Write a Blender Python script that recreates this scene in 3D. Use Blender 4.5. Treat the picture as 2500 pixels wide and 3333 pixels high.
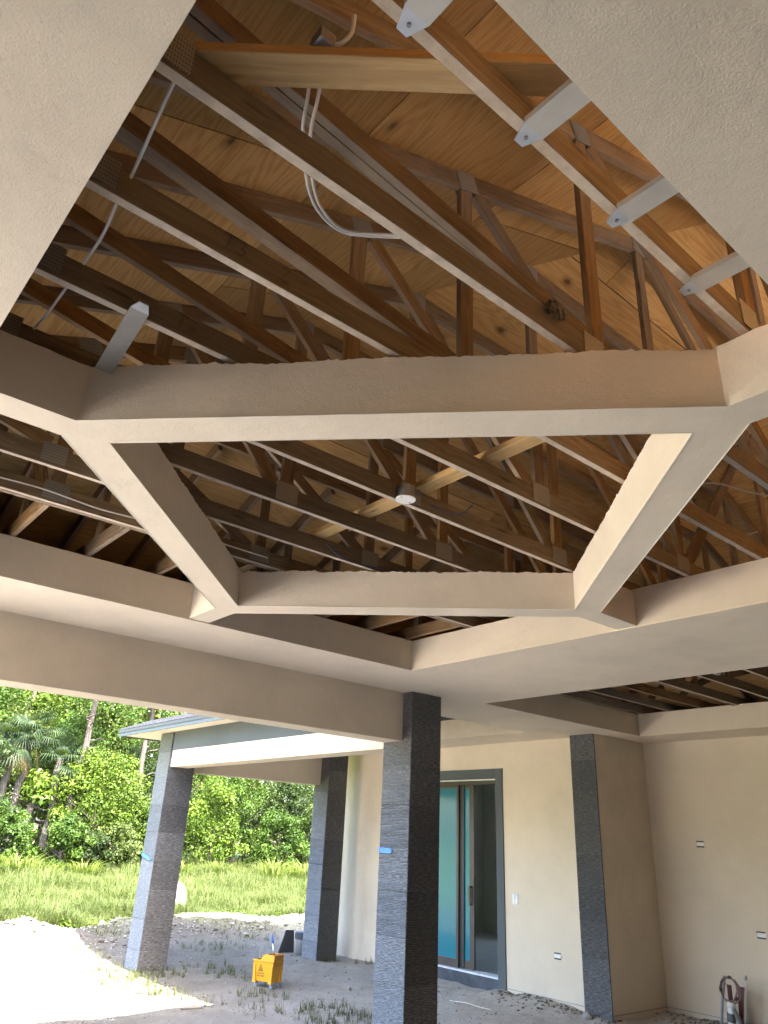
import bpy, bmesh, math, random
import numpy as np
from mathutils import Vector, Matrix, noise

random.seed(7)
rng = np.random.default_rng(7)
for o in list(bpy.data.objects):
    bpy.data.objects.remove(o)
scene = bpy.context.scene

# ------------------------------------------------------------------ camera, sky, sun
# plan units: x and y run along the two wall directions of the house, z is measured from the lens
U, ZG = 1.7, 1.3


def W(x, y, z):
    return Vector((x * U, y * U, (z + ZG) * U))


cam_d = bpy.data.cameras.new('camera')
cam = bpy.data.objects.new('camera', cam_d)
scene.collection.objects.link(cam)
right = Vector((0.76015762, -0.64821631, 0.04445241))
down = Vector((0.29517961, 0.28358633, -0.91238577))
fwd = Vector((0.57881724, 0.70667844, 0.40691055))
m = Matrix((right, -down, -fwd)).transposed().to_4x4()
m.translation = W(0, 0, 0)
cam.matrix_world = m
cam_d.sensor_fit = 'VERTICAL'
cam_d.sensor_height = 32.0
cam_d.lens = 2380.0 / 3333.0 * 32.0
cam_d.clip_start = 0.05
cam_d.clip_end = 3000.0
scene.camera = cam

SUN_TO = Vector((-0.075, -0.62, 1.0)).normalized()
sun_el = math.asin(SUN_TO.z)
world = bpy.data.worlds.new('World')
scene.world = world
world.use_nodes = True
wn = world.node_tree.nodes
sky = wn.new('ShaderNodeTexSky')
sky.sky_type = 'NISHITA'
sky.sun_disc = False
sky.sun_elevation = sun_el
sky.sun_rotation = math.atan2(SUN_TO.x, SUN_TO.y)
sky.air_density = 1.0
sky.dust_density = 4.0
sky.ozone_density = 0.6
wn['Background'].inputs['Strength'].default_value = 0.15
world.node_tree.links.new(sky.outputs[0], wn['Background'].inputs['Color'])
sun_d = bpy.data.lights.new('sun', 'SUN')
sun_d.energy = 3.3
sun_d.angle = math.radians(0.55)
sun_d.color = (1.0, 0.955, 0.88)
sun = bpy.data.objects.new('sun', sun_d)
scene.collection.objects.link(sun)
sun.rotation_euler = SUN_TO.to_track_quat('Z', 'Y').to_euler()
sun.location = (0, -20, 40)

vs = scene.view_settings
vs.view_transform = 'Standard'
vs.look = 'None'
vs.gamma = 1.0
vs.use_curve_mapping = False
vs.exposure = 4.0
cy = scene.cycles
cy.use_denoising = True
cy.denoiser = 'OPENIMAGEDENOISE'
cy.max_bounces = 10
cy.diffuse_bounces = 7
cy.glossy_bounces = 3
cy.transmission_bounces = 4
cy.transparent_max_bounces = 8
cy.sample_clamp_indirect = 12.0
cy.caustics_reflective = False
cy.caustics_refractive = False

# ------------------------------------------------------------------ materials
MAT = {}


class NB:
    """small helper for building node materials"""

    def __init__(self, name):
        self.m = bpy.data.materials.new(name)
        self.m.use_nodes = True
        self.t = self.m.node_tree
        self.b = self.t.nodes['Principled BSDF']
        self.out = self.t.nodes['Material Output']
        MAT[name] = self.m

    def n(self, typ, ins=None, **props):
        nd = self.t.nodes.new(typ)
        for k, v in props.items():
            setattr(nd, k, v)
        for k, v in (ins or {}).items():
            self.put(nd.inputs[k], v)
        return nd

    def put(self, sock, v):
        if hasattr(v, 'is_output'):
            self.t.links.new(v, sock)
        elif isinstance(v, tuple) and len(v) == 3 and sock.type == 'RGBA':
            sock.default_value = (*v, 1)
        else:
            sock.default_value = v

    def obj(self):
        return self.n('ShaderNodeTexCoord').outputs['Object']

    def mapped(self, vec, scale=(1, 1, 1), loc=None):
        nd = self.n('ShaderNodeMapping', {'Vector': vec, 'Scale': scale})
        if loc is not None:
            self.put(nd.inputs['Location'], loc)
        return nd.outputs[0]

    def noise(self, vec, scale, detail=4, rough=.55, dist=0.0):
        return self.n('ShaderNodeTexNoise', {'Vector': vec, 'Scale': scale, 'Detail': detail, 'Roughness': rough, 'Distortion': dist}).outputs['Fac']

    def ramp(self, fac, stops):
        nd = self.n('ShaderNodeValToRGB', {'Fac': fac})
        el = nd.color_ramp.elements
        while len(el) < len(stops):
            el.new(0.5)
        for e, (p, c) in zip(el, stops):
            e.position = p
            e.color = (*c, 1) if len(c) == 3 else c
        return nd.outputs['Color']

    def mix(self, fac, a, b, blend='MIX'):
        nd = self.n('ShaderNodeMix', data_type='RGBA', blend_type=blend)
        self.put(nd.inputs[0], fac)
        self.put(nd.inputs[6], a)
        self.put(nd.inputs[7], b)
        return nd.outputs[2]

    def math(self, op, a, b=0.0, clamp=False):
        nd = self.n('ShaderNodeMath', operation=op, use_clamp=clamp)
        self.put(nd.inputs[0], a)
        self.put(nd.inputs[1], b)
        return nd.outputs[0]

    def bump(self, h, strength, dist):
        return self.n('ShaderNodeBump', {'Height': h, 'Strength': strength, 'Distance': dist}).outputs[0]

    def fin(self, color=None, rough=None, normal=None, **kw):
        if color is not None:
            self.put(self.b.inputs['Base Color'], color)
        if rough is not None:
            self.put(self.b.inputs['Roughness'], rough)
        if normal is not None:
            self.put(self.b.inputs['Normal'], normal)
        for k, v in kw.items():
            self.put(self.b.inputs[k.replace('_', ' ')], v)
        return self.m


def plain(name, col, rough=.6, metallic=0.0, var=.12, scale=6.0, bump=0.0):
    q = NB(name)
    v = q.obj()
    f = q.noise(v, scale, 5, .6)
    c = q.ramp(f, [(.25, tuple(k * (1 - var) for k in col)), (.75, tuple(min(1, k * (1 + var)) for k in col))])
    nrm = q.bump(q.noise(v, scale * 12, 3), bump, .01) if bump else None
    return q.fin(c, rough, nrm, Metallic=metallic)


def stucco(name, col, grit=1.0):
    q = NB(name)
    v = q.obj()
    blot = q.noise(v, 1.1, 5, .62)
    fine = q.noise(v, 7.0, 4, .6)
    c1 = q.ramp(blot, [(.3, tuple(k * .93 for k in col)), (.7, tuple(min(1, k * 1.05) for k in col))])
    c = q.mix(q.math('MULTIPLY', fine, .14), c1, tuple(k * .78 for k in col))
    stain = q.ramp(q.noise(q.mapped(v, (1.0, 1.0, .8)), .9, 7, .68), [(.50, (0, 0, 0)), (.72, (.42, .42, .42))])
    c = q.mix(stain, c, tuple(k * f_ for k, f_ in zip(col, (.70, .71, .74))))
    speck = q.ramp(q.noise(v, 170.0, 2, .6), [(.60, (0, 0, 0)), (.70, (.55, .55, .55))])
    grime = q.ramp(q.noise(v, 1.7, 5, .65), [(.40, (.15, .15, .15)), (.66, (1, 1, 1))])
    c = q.mix(q.math('MULTIPLY', speck, grime), c, tuple(k * .5 for k in col))
    grain = q.noise(v, 270.0, 3, .7)
    coarse = q.noise(v, 135.0, 2, .55)
    h = q.math('ADD', q.math('MULTIPLY', grain, .6), coarse)
    h = q.math('ADD', h, q.math('MULTIPLY', q.noise(v, 5.0, 3, .55), 5.0))
    return q.fin(c, .92, q.bump(h, .40 * grit, .0045), Specular_IOR_Level=.2)


stucco('stucco_cream', (.68, .582, .458))
stucco('stucco_soffit', (.76, .655, .53), 1.1)
stucco('stucco_band', (.082, .090, .088))
stucco('stucco_trim', (.105, .118, .125), .7)


def timber(name, dark, light, spray=.75, knots=True):
    q = NB(name)
    oi = q.n('ShaderNodeObjectInfo').outputs['Random']
    off = q.n('ShaderNodeCombineXYZ', {0: q.math('MULTIPLY', oi, 37.0), 1: q.math('MULTIPLY', oi, 91.0), 2: q.math('MULTIPLY', oi, 53.0)}).outputs[0]
    v0 = q.obj()
    v = q.n('ShaderNodeVectorMath', {0: v0, 1: off}, operation='ADD').outputs[0]
    warp = q.noise(q.mapped(v, (1.2, 6, 6)), 1.0, 3)
    vs_ = q.n('ShaderNodeVectorMath', {0: q.mapped(v, (1.0, 42, 42)), 1: q.n('ShaderNodeCombineXYZ', {1: q.math('MULTIPLY', warp, 7.0), 2: q.math('MULTIPLY', warp, 7.0)}).outputs[0]}, operation='ADD').outputs[0]
    streak = q.noise(vs_, 1.3, 5, .62)
    c = q.ramp(streak, [(.30, dark), (.72, light)])
    tone = q.noise(q.mapped(v, (1.1, 3, 3)), 1.0, 3)
    c = q.mix(q.math('MULTIPLY', tone, .55), c, tuple(k * .62 for k in dark))
    hsv = q.n('ShaderNodeHueSaturation', {'Color': c, 'Hue': .5, 'Saturation': q.math('ADD', .78, q.math('MULTIPLY', oi, .34)), 'Value': q.math('ADD', .72, q.math('MULTIPLY', oi, .55))}).outputs[0]
    c = hsv
    if knots:
        vo = q.n('ShaderNodeTexVoronoi', {'Vector': q.mapped(v, (1.6, 9, 9)), 'Scale': 1.0, 'Randomness': 1.0}).outputs['Distance']
        k = q.ramp(vo, [(.05, (1, 1, 1)), (.13, (0, 0, 0))])
        c = q.mix(q.math('MULTIPLY', k, .75), c, tuple(k * .35 for k in dark))
    # weathered grey patches and a mist of wall paint on the faces that point down
    g = q.ramp(q.noise(q.mapped(v, (.7, 2, 2)), 1.4, 4), [(.45, (0, 0, 0)), (.75, (1, 1, 1))])
    c = q.mix(q.math('MULTIPLY', g, .55), c, (.24, .185, .130))
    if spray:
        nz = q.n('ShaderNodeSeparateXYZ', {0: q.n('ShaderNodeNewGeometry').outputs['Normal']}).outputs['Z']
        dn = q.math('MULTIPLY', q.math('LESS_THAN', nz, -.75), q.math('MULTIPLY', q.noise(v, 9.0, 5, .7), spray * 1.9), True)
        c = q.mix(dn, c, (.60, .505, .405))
    b = q.bump(streak, .35, .004)
    return q.fin(c, .78, b, Specular_IOR_Level=.25)


timber('timber', (.125, .070, .031), (.325, .202, .098), .22)
timber('timber_chord', (.135, .094, .056), (.31, .228, .145), .8)
timber('timber_new', (.46, .285, .120), (.74, .51, .255), 0.0)
timber('timber_grey', (.16, .13, .105), (.33, .275, .22), .5)


def plywood():
    q = NB('plywood')
    oi = q.n('ShaderNodeObjectInfo').outputs['Random']
    off = q.n('ShaderNodeCombineXYZ', {0: q.math('MULTIPLY', oi, 37.0), 1: q.math('MULTIPLY', oi, 91.0), 2: q.math('MULTIPLY', oi, 13.0)}).outputs[0]
    v = q.n('ShaderNodeVectorMath', {0: q.obj(), 1: off}, operation='ADD').outputs[0]
    n1 = q.noise(q.mapped(v, (.40, 3.4, 1)), 1.0, 2, .45)
    n2 = q.noise(q.mapped(v, (1.6, 34, 1)), 1.0, 4, .65)
    ph = q.math('ADD', q.math('MULTIPLY', n1, 22.0), q.math('MULTIPLY', n2, 2.6))
    ring = q.math('SINE', q.math('MULTIPLY', ph, 6.5))
    ring = q.math('ADD', q.math('MULTIPLY', ring, .5), .5)
    c = q.ramp(ring, [(.0, (.42, .245, .092)), (.35, (.51, .312, .122)), (1., (.57, .365, .152))])
    tone = q.noise(v, 1.3, 5, .6)
    c = q.mix(q.math('MULTIPLY', tone, .5), c, (.37, .205, .070))
    vo = q.n('ShaderNodeTexVoronoi', {'Vector': q.mapped(v, (1.5, 2.6, 1)), 'Scale': 1.15, 'Randomness': 1.0}).outputs['Distance']
    k = q.ramp(vo, [(.035, (1, 1, 1)), (.09, (.35, .35, .35)), (.16, (0, 0, 0))])
    c = q.mix(q.math('MULTIPLY', k, .85), c, (.055, .028, .014))
    hsv = q.n('ShaderNodeHueSaturation', {'Color': c, 'Value': q.math('ADD', .74, q.math('MULTIPLY', oi, .5))}).outputs[0]
    return q.fin(hsv, .8, q.bump(ring, .12, .003), Specular_IOR_Level=.25)


plywood()


def ledger_stone():
    q = NB('ledger_stone')
    oi = q.n('ShaderNodeObjectInfo').outputs['Random']
    off = q.n('ShaderNodeCombineXYZ', {0: q.math('MULTIPLY', oi, 17.0), 2: q.math('MULTIPLY', oi, 31.0)}).outputs[0]
    v = q.n('ShaderNodeVectorMath', {0: q.obj(), 1: off}, operation='ADD').outputs[0]
    st = q.noise(q.mapped(v, (15, 15, 150)), 1.0, 3, .6)
    mot = q.noise(v, 5.0, 5, .65)
    c = q.ramp(st, [(.3, (.016, .016, .018)), (.48, (.066, .065, .066)), (.68, (.29, .283, .278))])
    c = q.mix(q.math('MULTIPLY', mot, .5), c, (.036, .036, .038))
    lime = q.ramp(q.noise(v, 9.0, 6, .75), [(.56, (0, 0, 0)), (.72, (.5, .5, .5))])
    c = q.mix(lime, c, (.17, .167, .165))
    c = q.n('ShaderNodeHueSaturation', {'Color': c, 'Value': q.math('ADD', .74, q.math('MULTIPLY', oi, .5))}).outputs[0]
    return q.fin(c, .38, q.bump(st, .35, .005), Specular_IOR_Level=.5, IOR=1.65)


ledger_stone()


def ground_mat():
    q = NB('ground')
    v = q.obj()
    a = q.noise(v, .55, 6, .62)
    b = q.noise(v, 5.0, 6, .7)
    f = q.noise(v, 38.0, 4, .7)
    c = q.ramp(a, [(.3, (.076, .068, .056)), (.52, (.122, .110, .092)), (.75, (.172, .157, .134))])
    c = q.mix(q.math('MULTIPLY', b, .45), c, (.105, .092, .076))
    c = q.mix(q.ramp(f, [(.55, (0, 0, 0)), (.8, (.6, .6, .6))]), c, (.070, .061, .050))
    grit = q.noise(v, 95.0, 3, .75)
    c = q.mix(q.ramp(grit, [(.50, (0, 0, 0)), (.68, (.7, .7, .7))]), c, (.060, .052, .042))
    c = q.mix(q.ramp(q.noise(v, 70.0, 2, .7), [(.62, (0, 0, 0)), (.72, (.8, .8, .8))]), c, (.30, .275, .24))
    # ground colour lightened towards the doorway, in place of light missing there
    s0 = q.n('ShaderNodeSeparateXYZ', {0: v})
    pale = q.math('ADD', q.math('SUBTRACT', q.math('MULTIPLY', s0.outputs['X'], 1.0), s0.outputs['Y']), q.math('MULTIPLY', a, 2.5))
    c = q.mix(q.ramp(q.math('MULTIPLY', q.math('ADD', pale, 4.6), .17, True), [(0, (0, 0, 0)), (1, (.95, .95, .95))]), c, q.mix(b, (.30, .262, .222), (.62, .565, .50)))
    # damp soil and turf colour where the meadow begins
    s = q.n('ShaderNodeSeparateXYZ', {0: v})
    ed = q.math('ADD', q.math('SUBTRACT', s.outputs['Y'], q.math('MULTIPLY', s.outputs['X'], .16)), q.math('MULTIPLY', a, 3.0))
    g = q.ramp(q.math('MULTIPLY', q.math('SUBTRACT', ed, 16.6), .45, True), [(0, (0, 0, 0)), (1, (1, 1, 1))])
    far = q.ramp(q.noise(v, .8, 5, .6), [(.3, (.06, .085, .02)), (.7, (.12, .14, .05))])
    c = q.mix(g, c, far)
    h = q.math('ADD', q.math('MULTIPLY', b, .6), q.math('MULTIPLY', f, .35))
    return q.fin(c, .95, q.bump(h, .9, .05), Specular_IOR_Level=.1)


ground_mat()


def foliage(name, dark, light, trans=.32, rough=.55):
    q = NB(name)
    rnd = q.n('ShaderNodeNewGeometry').outputs['Random Per Island']
    c = q.ramp(rnd, [(0, dark), (1, light)])
    pat = q.noise(q.obj(), .42, 4, .6)
    c = q.mix(q.ramp(pat, [(.42, (.75, .75, .75)), (.62, (0, 0, 0))]), c, tuple(k_ * f_ for k_, f_ in zip(dark, (.95, .9, 1.0))))
    q.t.nodes.remove(q.b)
    d = q.n('ShaderNodeBsdfPrincipled', {'Base Color': c, 'Roughness': rough, 'Specular IOR Level': .16})
    tr = q.n('ShaderNodeBsdfTranslucent', {'Color': q.mix(.5, c, (.12, .18, .02))})
    mx = q.n('ShaderNodeMixShader', {0: trans, 1: d.outputs[0], 2: tr.outputs[0]})
    q.t.links.new(mx.outputs[0], q.out.inputs['Surface'])
    return q.m


foliage('leaf_lime', (0.0278, 0.0531, 0.0043), (0.1167, 0.1792, 0.0187), 0.2)
foliage('leaf_green', (0.0143, 0.0344, 0.0035), (0.0839, 0.1477, 0.0177), 0.2)
foliage('leaf_dark', (0.0075, 0.0158, 0.0036), (0.0476, 0.0766, 0.0185), 0.18)
foliage('leaf_olive', (0.0213, 0.0341, 0.0056), (0.1055, 0.1416, 0.0321), 0.18)
foliage('needles', (0.0339, 0.0501, 0.0056), (0.1333, 0.1722, 0.0224), 0.2)
foliage('palm_leaf', (0.0109, 0.0217, 0.0087), (0.0474, 0.0753, 0.0307), 0.15)
foliage('palm_dry', (0.124, 0.093, 0.0372), (0.2046, 0.155, 0.062), .2)
foliage('grass', (0.054, 0.0756, 0.0175), (0.1134, 0.1283, 0.0459), .35)
foliage('weeds', (0.0465, 0.0589, 0.0124), (0.1178, 0.1178, 0.0341), .3)
foliage('reed', (0.0927, 0.1355, 0.0214), (0.1925, 0.221, 0.0606), .35)


def bark(name, a, b):
    q = NB(name)
    v = q.obj()
    n1 = q.noise(q.mapped(v, (5, 5, 1.2)), 1.6, 6, .7)
    return q.fin(q.ramp(n1, [(.3, a), (.7, b)]), .9, q.bump(n1, .9, .08))


bark('bark_pine', (.030, .022, .018), (.095, .075, .062))
bark('bark_palm', (.035, .030, .025), (.10, .09, .078))
plain('rubble', (.30, .275, .24), .95, 0, .3, 3.0, .5)
plain('steel_galvanised', (.62, .63, .64), .36, .85, .12, 18.0)
plain('steel_dull', (.32, .32, .32), .5, .8, .2, 20.0)
plain('strap_painted', (.60, .565, .50), .38, .65, .12, 8.0)
plain('strap_dull', (.36, .34, .30), .45, .5, .12, 8.0)
plain('cable_white', (.72, .70, .66), .5)
plain('cable_blue', (.03, .06, .13), .4)
plain('cable_grey', (.30, .30, .30), .5)
plain('box_dark', (.03, .03, .032), .45)
plain('plastic_white', (.78, .77, .74), .42, 0, .05)
plain('plastic_yellow', (.58, .285, .008), .36, 0, .06, 3.0)
plain('plastic_yellow_dark', (.48, .225, .008), .4, 0, .06, 3.0)
plain('print_black', (.015, .015, .015), .6)
plain('handle_blue', (.03, .13, .55), .4)
plain('tape_blue', (.045, .20, .75), .55, 0, .06)
plain('rubber_grey', (.16, .18, .22), .6)
plain('door_bronze', (.070, .058, .052), .38, .35, .15, 4.0)
plain('sill_pale', (.60, .63, .68), .6, 0, .3, 9.0)
plain('frame_stone', (.055, .062, .075), .75, 0, .5, 5.0)
plain('concrete_floor', (.24, .29, .31), .42, 0, .2, 2.5)
plain('drywall', (.30, .33, .30), .85, 0, .08, 3.0)
plain('wood_reel', (.22, .185, .15), .85, 0, .25, 5.0, .3)
plain('stake_wood', (.52, .22, .08), .75)
plain('red_vinyl', (.11, .020, .018), .5, 0, .3, 14.0)
plain('pipe_grey', (.27, .28, .30), .45)
plain('bag_grey', (.14, .14, .145), .7, 0, .3, 20.0)
plain('copper_cable', (.22, .125, .105), .45)
plain('shingle', (.075, .072, .08), .9, 0, .35, 30.0, .5)
plain('fascia_blue', (.062, .074, .077), .55)
plain('drip_edge', (.026, .025, .022), .5)
plain('pail_dirty', (.24, .24, .24), .6, 0, .25, 12.0)
plain('pail_lid', (.035, .042, .055), .5)
plain('black_stone', (.009, .009, .010), .6, 0, .3, 9.0, .4)
plain('foam_ragged', (.55, .48, .38), .95, 0, .15, 30.0, .8)
plain('wasp_nest', (.22, .195, .16), .95, 0, .3, 40.0, 1.0)


def film_glass():
    q = NB('film_glass')
    v = q.obj()
    sc = q.ramp(q.noise(q.mapped(v, (1, 14, 3)), 2.0, 5, .7), [(.62, (0, 0, 0)), (.70, (1, 1, 1))])
    c = q.mix(q.math('MULTIPLY', sc, .3), (.024, .175, .225), (.10, .30, .35))
    return q.fin(c, .14, None, Specular_IOR_Level=.5, Coat_Weight=.15, Coat_Roughness=.04)


film_glass()
plain('bead_white', (.78, .70, .59), .7, 0, .05)
plain('bounce_pale', (.70, .66, .59), .85, 0, .06, 2.0)  # pale surface of the added slabs that bounce light
qp = NB('pebble')
qp.fin(qp.ramp(qp.n('ShaderNodeNewGeometry').outputs['Random Per Island'], [(0, (.075, .064, .051)), (.6, (.165, .148, .124)), (1, (.28, .26, .228))]), .95)
NB('fill_cut_glass').fin((.008, .010, .011), .06, None, Specular_IOR_Level=.5)  # dark face of the added rear sheet that cuts fill light


def plate_mat():
    q = NB('connector_plate')
    v = q.obj()
    w = q.n('ShaderNodeTexWave', {'Vector': v, 'Scale': 34.0, 'Distortion': 0.0}, bands_direction='X').outputs['Fac']
    w2 = q.n('ShaderNodeTexWave', {'Vector': v, 'Scale': 17.0, 'Distortion': 0.0}, bands_direction='Z').outputs['Fac']
    k = q.math('MULTIPLY', q.math('GREATER_THAN', w, .62), q.math('GREATER_THAN', w2, .35))
    c = q.mix(q.math('MULTIPLY', k, .75), (.27, .255, .235), (.035, .03, .025))
    return q.fin(c, .5, None, Metallic=.35)


plate_mat()

# ------------------------------------------------------------------ building blocks
COL = scene.collection
LOC = {}


def link(o, parent=None):
    COL.objects.link(o)
    if parent is not None:
        o.parent = parent
    return o


def tag(o, label=None, cat=None, group=None, kind=None):
    if label:
        o['label'] = label
    if cat:
        o['category'] = cat
    if group:
        o['group'] = group
    if kind:
        o['kind'] = kind
    return o


def empty(name, loc, label=None, cat=None, group=None):
    o = bpy.data.objects.new(name, None)
    o.empty_display_size = .1
    o.location = loc
    LOC[o.name] = Vector(loc)
    link(o)
    return tag(o, label, cat, group)


def origin(parent):
    return LOC.get(parent.name, Vector((0, 0, 0))) if parent is not None else Vector((0, 0, 0))


class MB:
    def __init__(self):
        self.v, self.f = [], []

    def add(self, vs_, fs):
        b = len(self.v)
        self.v += [tuple(p) for p in vs_]
        self.f += [tuple(b + i for i in f) for f in fs]
        return self

    def box(self, a, b):
        x0, y0, z0 = a
        x1, y1, z1 = b
        return self.add([(x0, y0, z0), (x1, y0, z0), (x1, y1, z0), (x0, y1, z0), (x0, y0, z1), (x1, y0, z1), (x1, y1, z1), (x0, y1, z1)],
                        [(0, 3, 2, 1), (4, 5, 6, 7), (0, 1, 5, 4), (1, 2, 6, 5), (2, 3, 7, 6), (3, 0, 4, 7)])

    def ubox(self, a, b):
        return self.box(W(*a), W(*b))

    def prism(self, poly, z0, z1):
        n = len(poly)
        vs_ = [(p[0], p[1], z0) for p in poly] + [(p[0], p[1], z1) for p in poly]
        fs = [tuple(range(n))[::-1], tuple(range(n, 2 * n))] + [(i, (i + 1) % n, n + (i + 1) % n, n + i) for i in range(n)]
        return self.add(vs_, fs)

    def tube(self, pts, r, n=8, caps=True):
        pts = [Vector(p) for p in pts]
        rs = r if isinstance(r, (list, tuple)) else [r] * len(pts)
        rings = []
        up = Vector((0, 0, 1))
        prev = None
        for i, p in enumerate(pts):
            t = (pts[min(i + 1, len(pts) - 1)] - pts[max(i - 1, 0)]).normalized()
            a = prev if prev is not None else (up if abs(t.z) < .9 else Vector((1, 0, 0)))
            s = t.cross(a)
            if s.length < 1e-5:
                s = t.cross(Vector((0, 1, 0)))
            s.normalize()
            q = s.cross(t).normalized()
            prev = q
            rings.append([p + (s * math.cos(2 * math.pi * k / n) + q * math.sin(2 * math.pi * k / n)) * rs[i] for k in range(n)])
        vs_ = [v for rg in rings for v in rg]
        fs = []
        for i in range(len(rings) - 1):
            for k in range(n):
                fs.append((i * n + k, i * n + (k + 1) % n, (i + 1) * n + (k + 1) % n, (i + 1) * n + k))
        if caps:
            fs.append(tuple(range(n))[::-1])
            fs.append(tuple(range((len(rings) - 1) * n, len(rings) * n)))
        return self.add(vs_, fs)

    def build(self, name, mat, parent=None, smooth=False, bevel=0.0):
        me = bpy.data.meshes.new(name)
        og = origin(parent)
        me.from_pydata([tuple(Vector(p) - og) for p in self.v], [], self.f)
        if bevel:
            bm = bmesh.new()
            bm.from_mesh(me)
            bmesh.ops.recalc_face_normals(bm, faces=bm.faces)
            es = [e for e in bm.edges if len(e.link_faces) == 2 and e.calc_face_angle(0) > .6]
            bmesh.ops.bevel(bm, geom=es, offset=bevel, segments=2, profile=.7, affect='EDGES')
            bm.to_mesh(me)
            bm.free()
        else:
            bm = bmesh.new()
            bm.from_mesh(me)
            bmesh.ops.recalc_face_normals(bm, faces=bm.faces)
            bm.to_mesh(me)
            bm.free()
        me.update()
        o = bpy.data.objects.new(name, me)
        me.materials.append(MAT[mat])
        if smooth:
            me.polygons.foreach_set('use_smooth', [True] * len(me.polygons))
        LOC[o.name] = origin(parent)
        return link(o, parent)


def np_mesh(name, V, F, mat, parent=None, smooth=False):
    V = np.asarray(V, dtype=np.float32)
    F = np.asarray(F, dtype=np.int32)
    og = np.array(origin(parent), dtype=np.float32)
    me = bpy.data.meshes.new(name)
    me.vertices.add(len(V))
    me.vertices.foreach_set('co', (V - og).ravel())
    k = F.shape[1]
    me.loops.add(F.size)
    me.loops.foreach_set('vertex_index', F.ravel())
    me.polygons.add(len(F))
    me.polygons.foreach_set('loop_start', np.arange(0, F.size, k, dtype=np.int32))
    if smooth:
        me.polygons.foreach_set('use_smooth', np.ones(len(F), dtype=bool))
    me.update(calc_edges=True)
    me.materials.append(MAT[mat])
    o = bpy.data.objects.new(name, me)
    return link(o, parent)


def member(name, p0, p1, w, h, mat, parent, updir=(0, 0, 1), trim0=0.0, trim1=0.0, wobble=.0008):
    """a sawn timber from p0 to p1 with its own local frame, grain along local x"""
    p0, p1 = Vector(p0), Vector(p1)
    t = (p1 - p0).normalized()
    p0 = p0 + t * trim0
    p1 = p1 - t * trim1
    L = (p1 - p0).length
    up = Vector(updir)
    s = up.cross(t)
    if s.length < 1e-4:
        s = Vector((0, 1, 0)).cross(t)
    s.normalize()
    u = t.cross(s)
    b = MB()
    c = min(w, h) * .06
    prof = [(-w / 2 + c, -h / 2), (w / 2 - c, -h / 2), (w / 2, -h / 2 + c), (w / 2, h / 2 - c), (w / 2 - c, h / 2), (-w / 2 + c, h / 2), (-w / 2, h / 2 - c), (-w / 2, -h / 2 + c)]
    n = max(1, int(L / .9))
    vs_, fs = [], []
    for i in range(n + 1):
        dy = random.uniform(-1, 1) * wobble * 2
        dz = random.uniform(-1, 1) * wobble * 2
        vs_ += [(L * i / n, a + dy, bb + dz) for a, bb in prof]
    for i in range(n):
        for k in range(8):
            fs.append((i * 8 + k, i * 8 + (k + 1) % 8, (i + 1) * 8 + (k + 1) % 8, (i + 1) * 8 + k))
    fs.append(tuple(range(8))[::-1])
    fs.append(tuple(range(n * 8, n * 8 + 8)))
    b.add(vs_, fs)
    o = b.build(name, mat)
    o.parent = parent
    M = Matrix((t, s, u)).transposed().to_4x4()
    M.translation = p0 - origin(parent)
    o.matrix_local = M
    return o


def ragged_wall(mb, p, q, z0, z1, amp, thick, seg=.05, inward=None):
    """upright sheet from p to q (plan units) with a torn upper edge"""
    p = Vector((p[0], p[1], 0))
    q = Vector((q[0], q[1], 0))
    L = (q - p).length
    n = max(2, int(L / seg)) if amp else 1
    d = (q - p) / n
    nr = Vector(inward).normalized() * thick
    vs_, fs = [], []
    w = 0.0
    for i in range(n + 1):
        a = p + d * i
        w = w * .80 + random.gauss(0, amp * .30)
        zz = z1 + w + random.gauss(0, amp * .22) + (random.random() < .06) * amp * .8
        vs_ += [W(a.x, a.y, z0), W(a.x, a.y, zz), W(a.x + nr.x, a.y + nr.y, zz), W(a.x + nr.x, a.y + nr.y, z0)]
    for i in range(n):
        b = i * 4
        for k in range(3):
            fs.append((b + k, b + k + 1, b + 4 + k + 1, b + 4 + k))
    mb.add(vs_, fs)


# ------------------------------------------------------------------ ground
def ridge(x, y):
    """height in metres of the spoil bank between yard and meadow (plan units in)"""
    h = 0.0
    for cx, cyy, rx, ry, hh in ((3.15, 9.75, .75, .55, .38), (2.5, 9.6, .8, .5, .18), (4.35, 10.0, .55, .5, .22), (5.0, 10.2, .8, .5, .30), (5.9, 10.5, .8, .45, .24), (6.7, 10.5, .7, .4, .15), (7.6, 10.7, .7, .4, .22), (2.2, 8.6, .9, .6, .10), (3.0, 8.9, .5, .4, .10)):
        q = ((x - cx) / rx) ** 2 + ((y - cyy) / ry) ** 2
        if q < 6:
            h += hh * math.exp(-q)
    return h


def ground_z(x, y):
    """metres above the yard level, plan units in"""
    v = Vector((x * 1.3, y * 1.3, 0))
    near = max(0.0, 1 - max(0, y - 14) / 10)
    z = ridge(x, y) * (1 + .35 * noise.noise(v * 2.4))
    z += near * (.030 * noise.noise(v) + .016 * noise.noise(v * 3.7) + .007 * noise.noise(v * 9.0))
    z += min(.04, max(0, ridge(x, y)) * .3) * noise.noise(v * 7.0)
    if 4.4 < y < 10:
        rut = math.sin((x * .86 + y * .5 + .25 * noise.noise(v * .6)) * 9.0)
        z += .010 * max(0, rut - .55) * (1 + noise.noise(v * 5.0))
        z -= .022 * max(0, noise.noise(v * 5.3 + Vector((9, 3, 0))) - .38)
    # loose soil banked against the house walls
    if 3.0 < y < 5.6 and 4.8 < x < 7.2:
        z += .05 * max(0, 1 - abs(x - (6.85 if y < 4.2 else 6.25)) / .5) * (1 + noise.noise(v * 4))
    if y > 11.5:
        z -= min(.25, (y - 11.5) * .05) * (1.0)
    return z - .02


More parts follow.
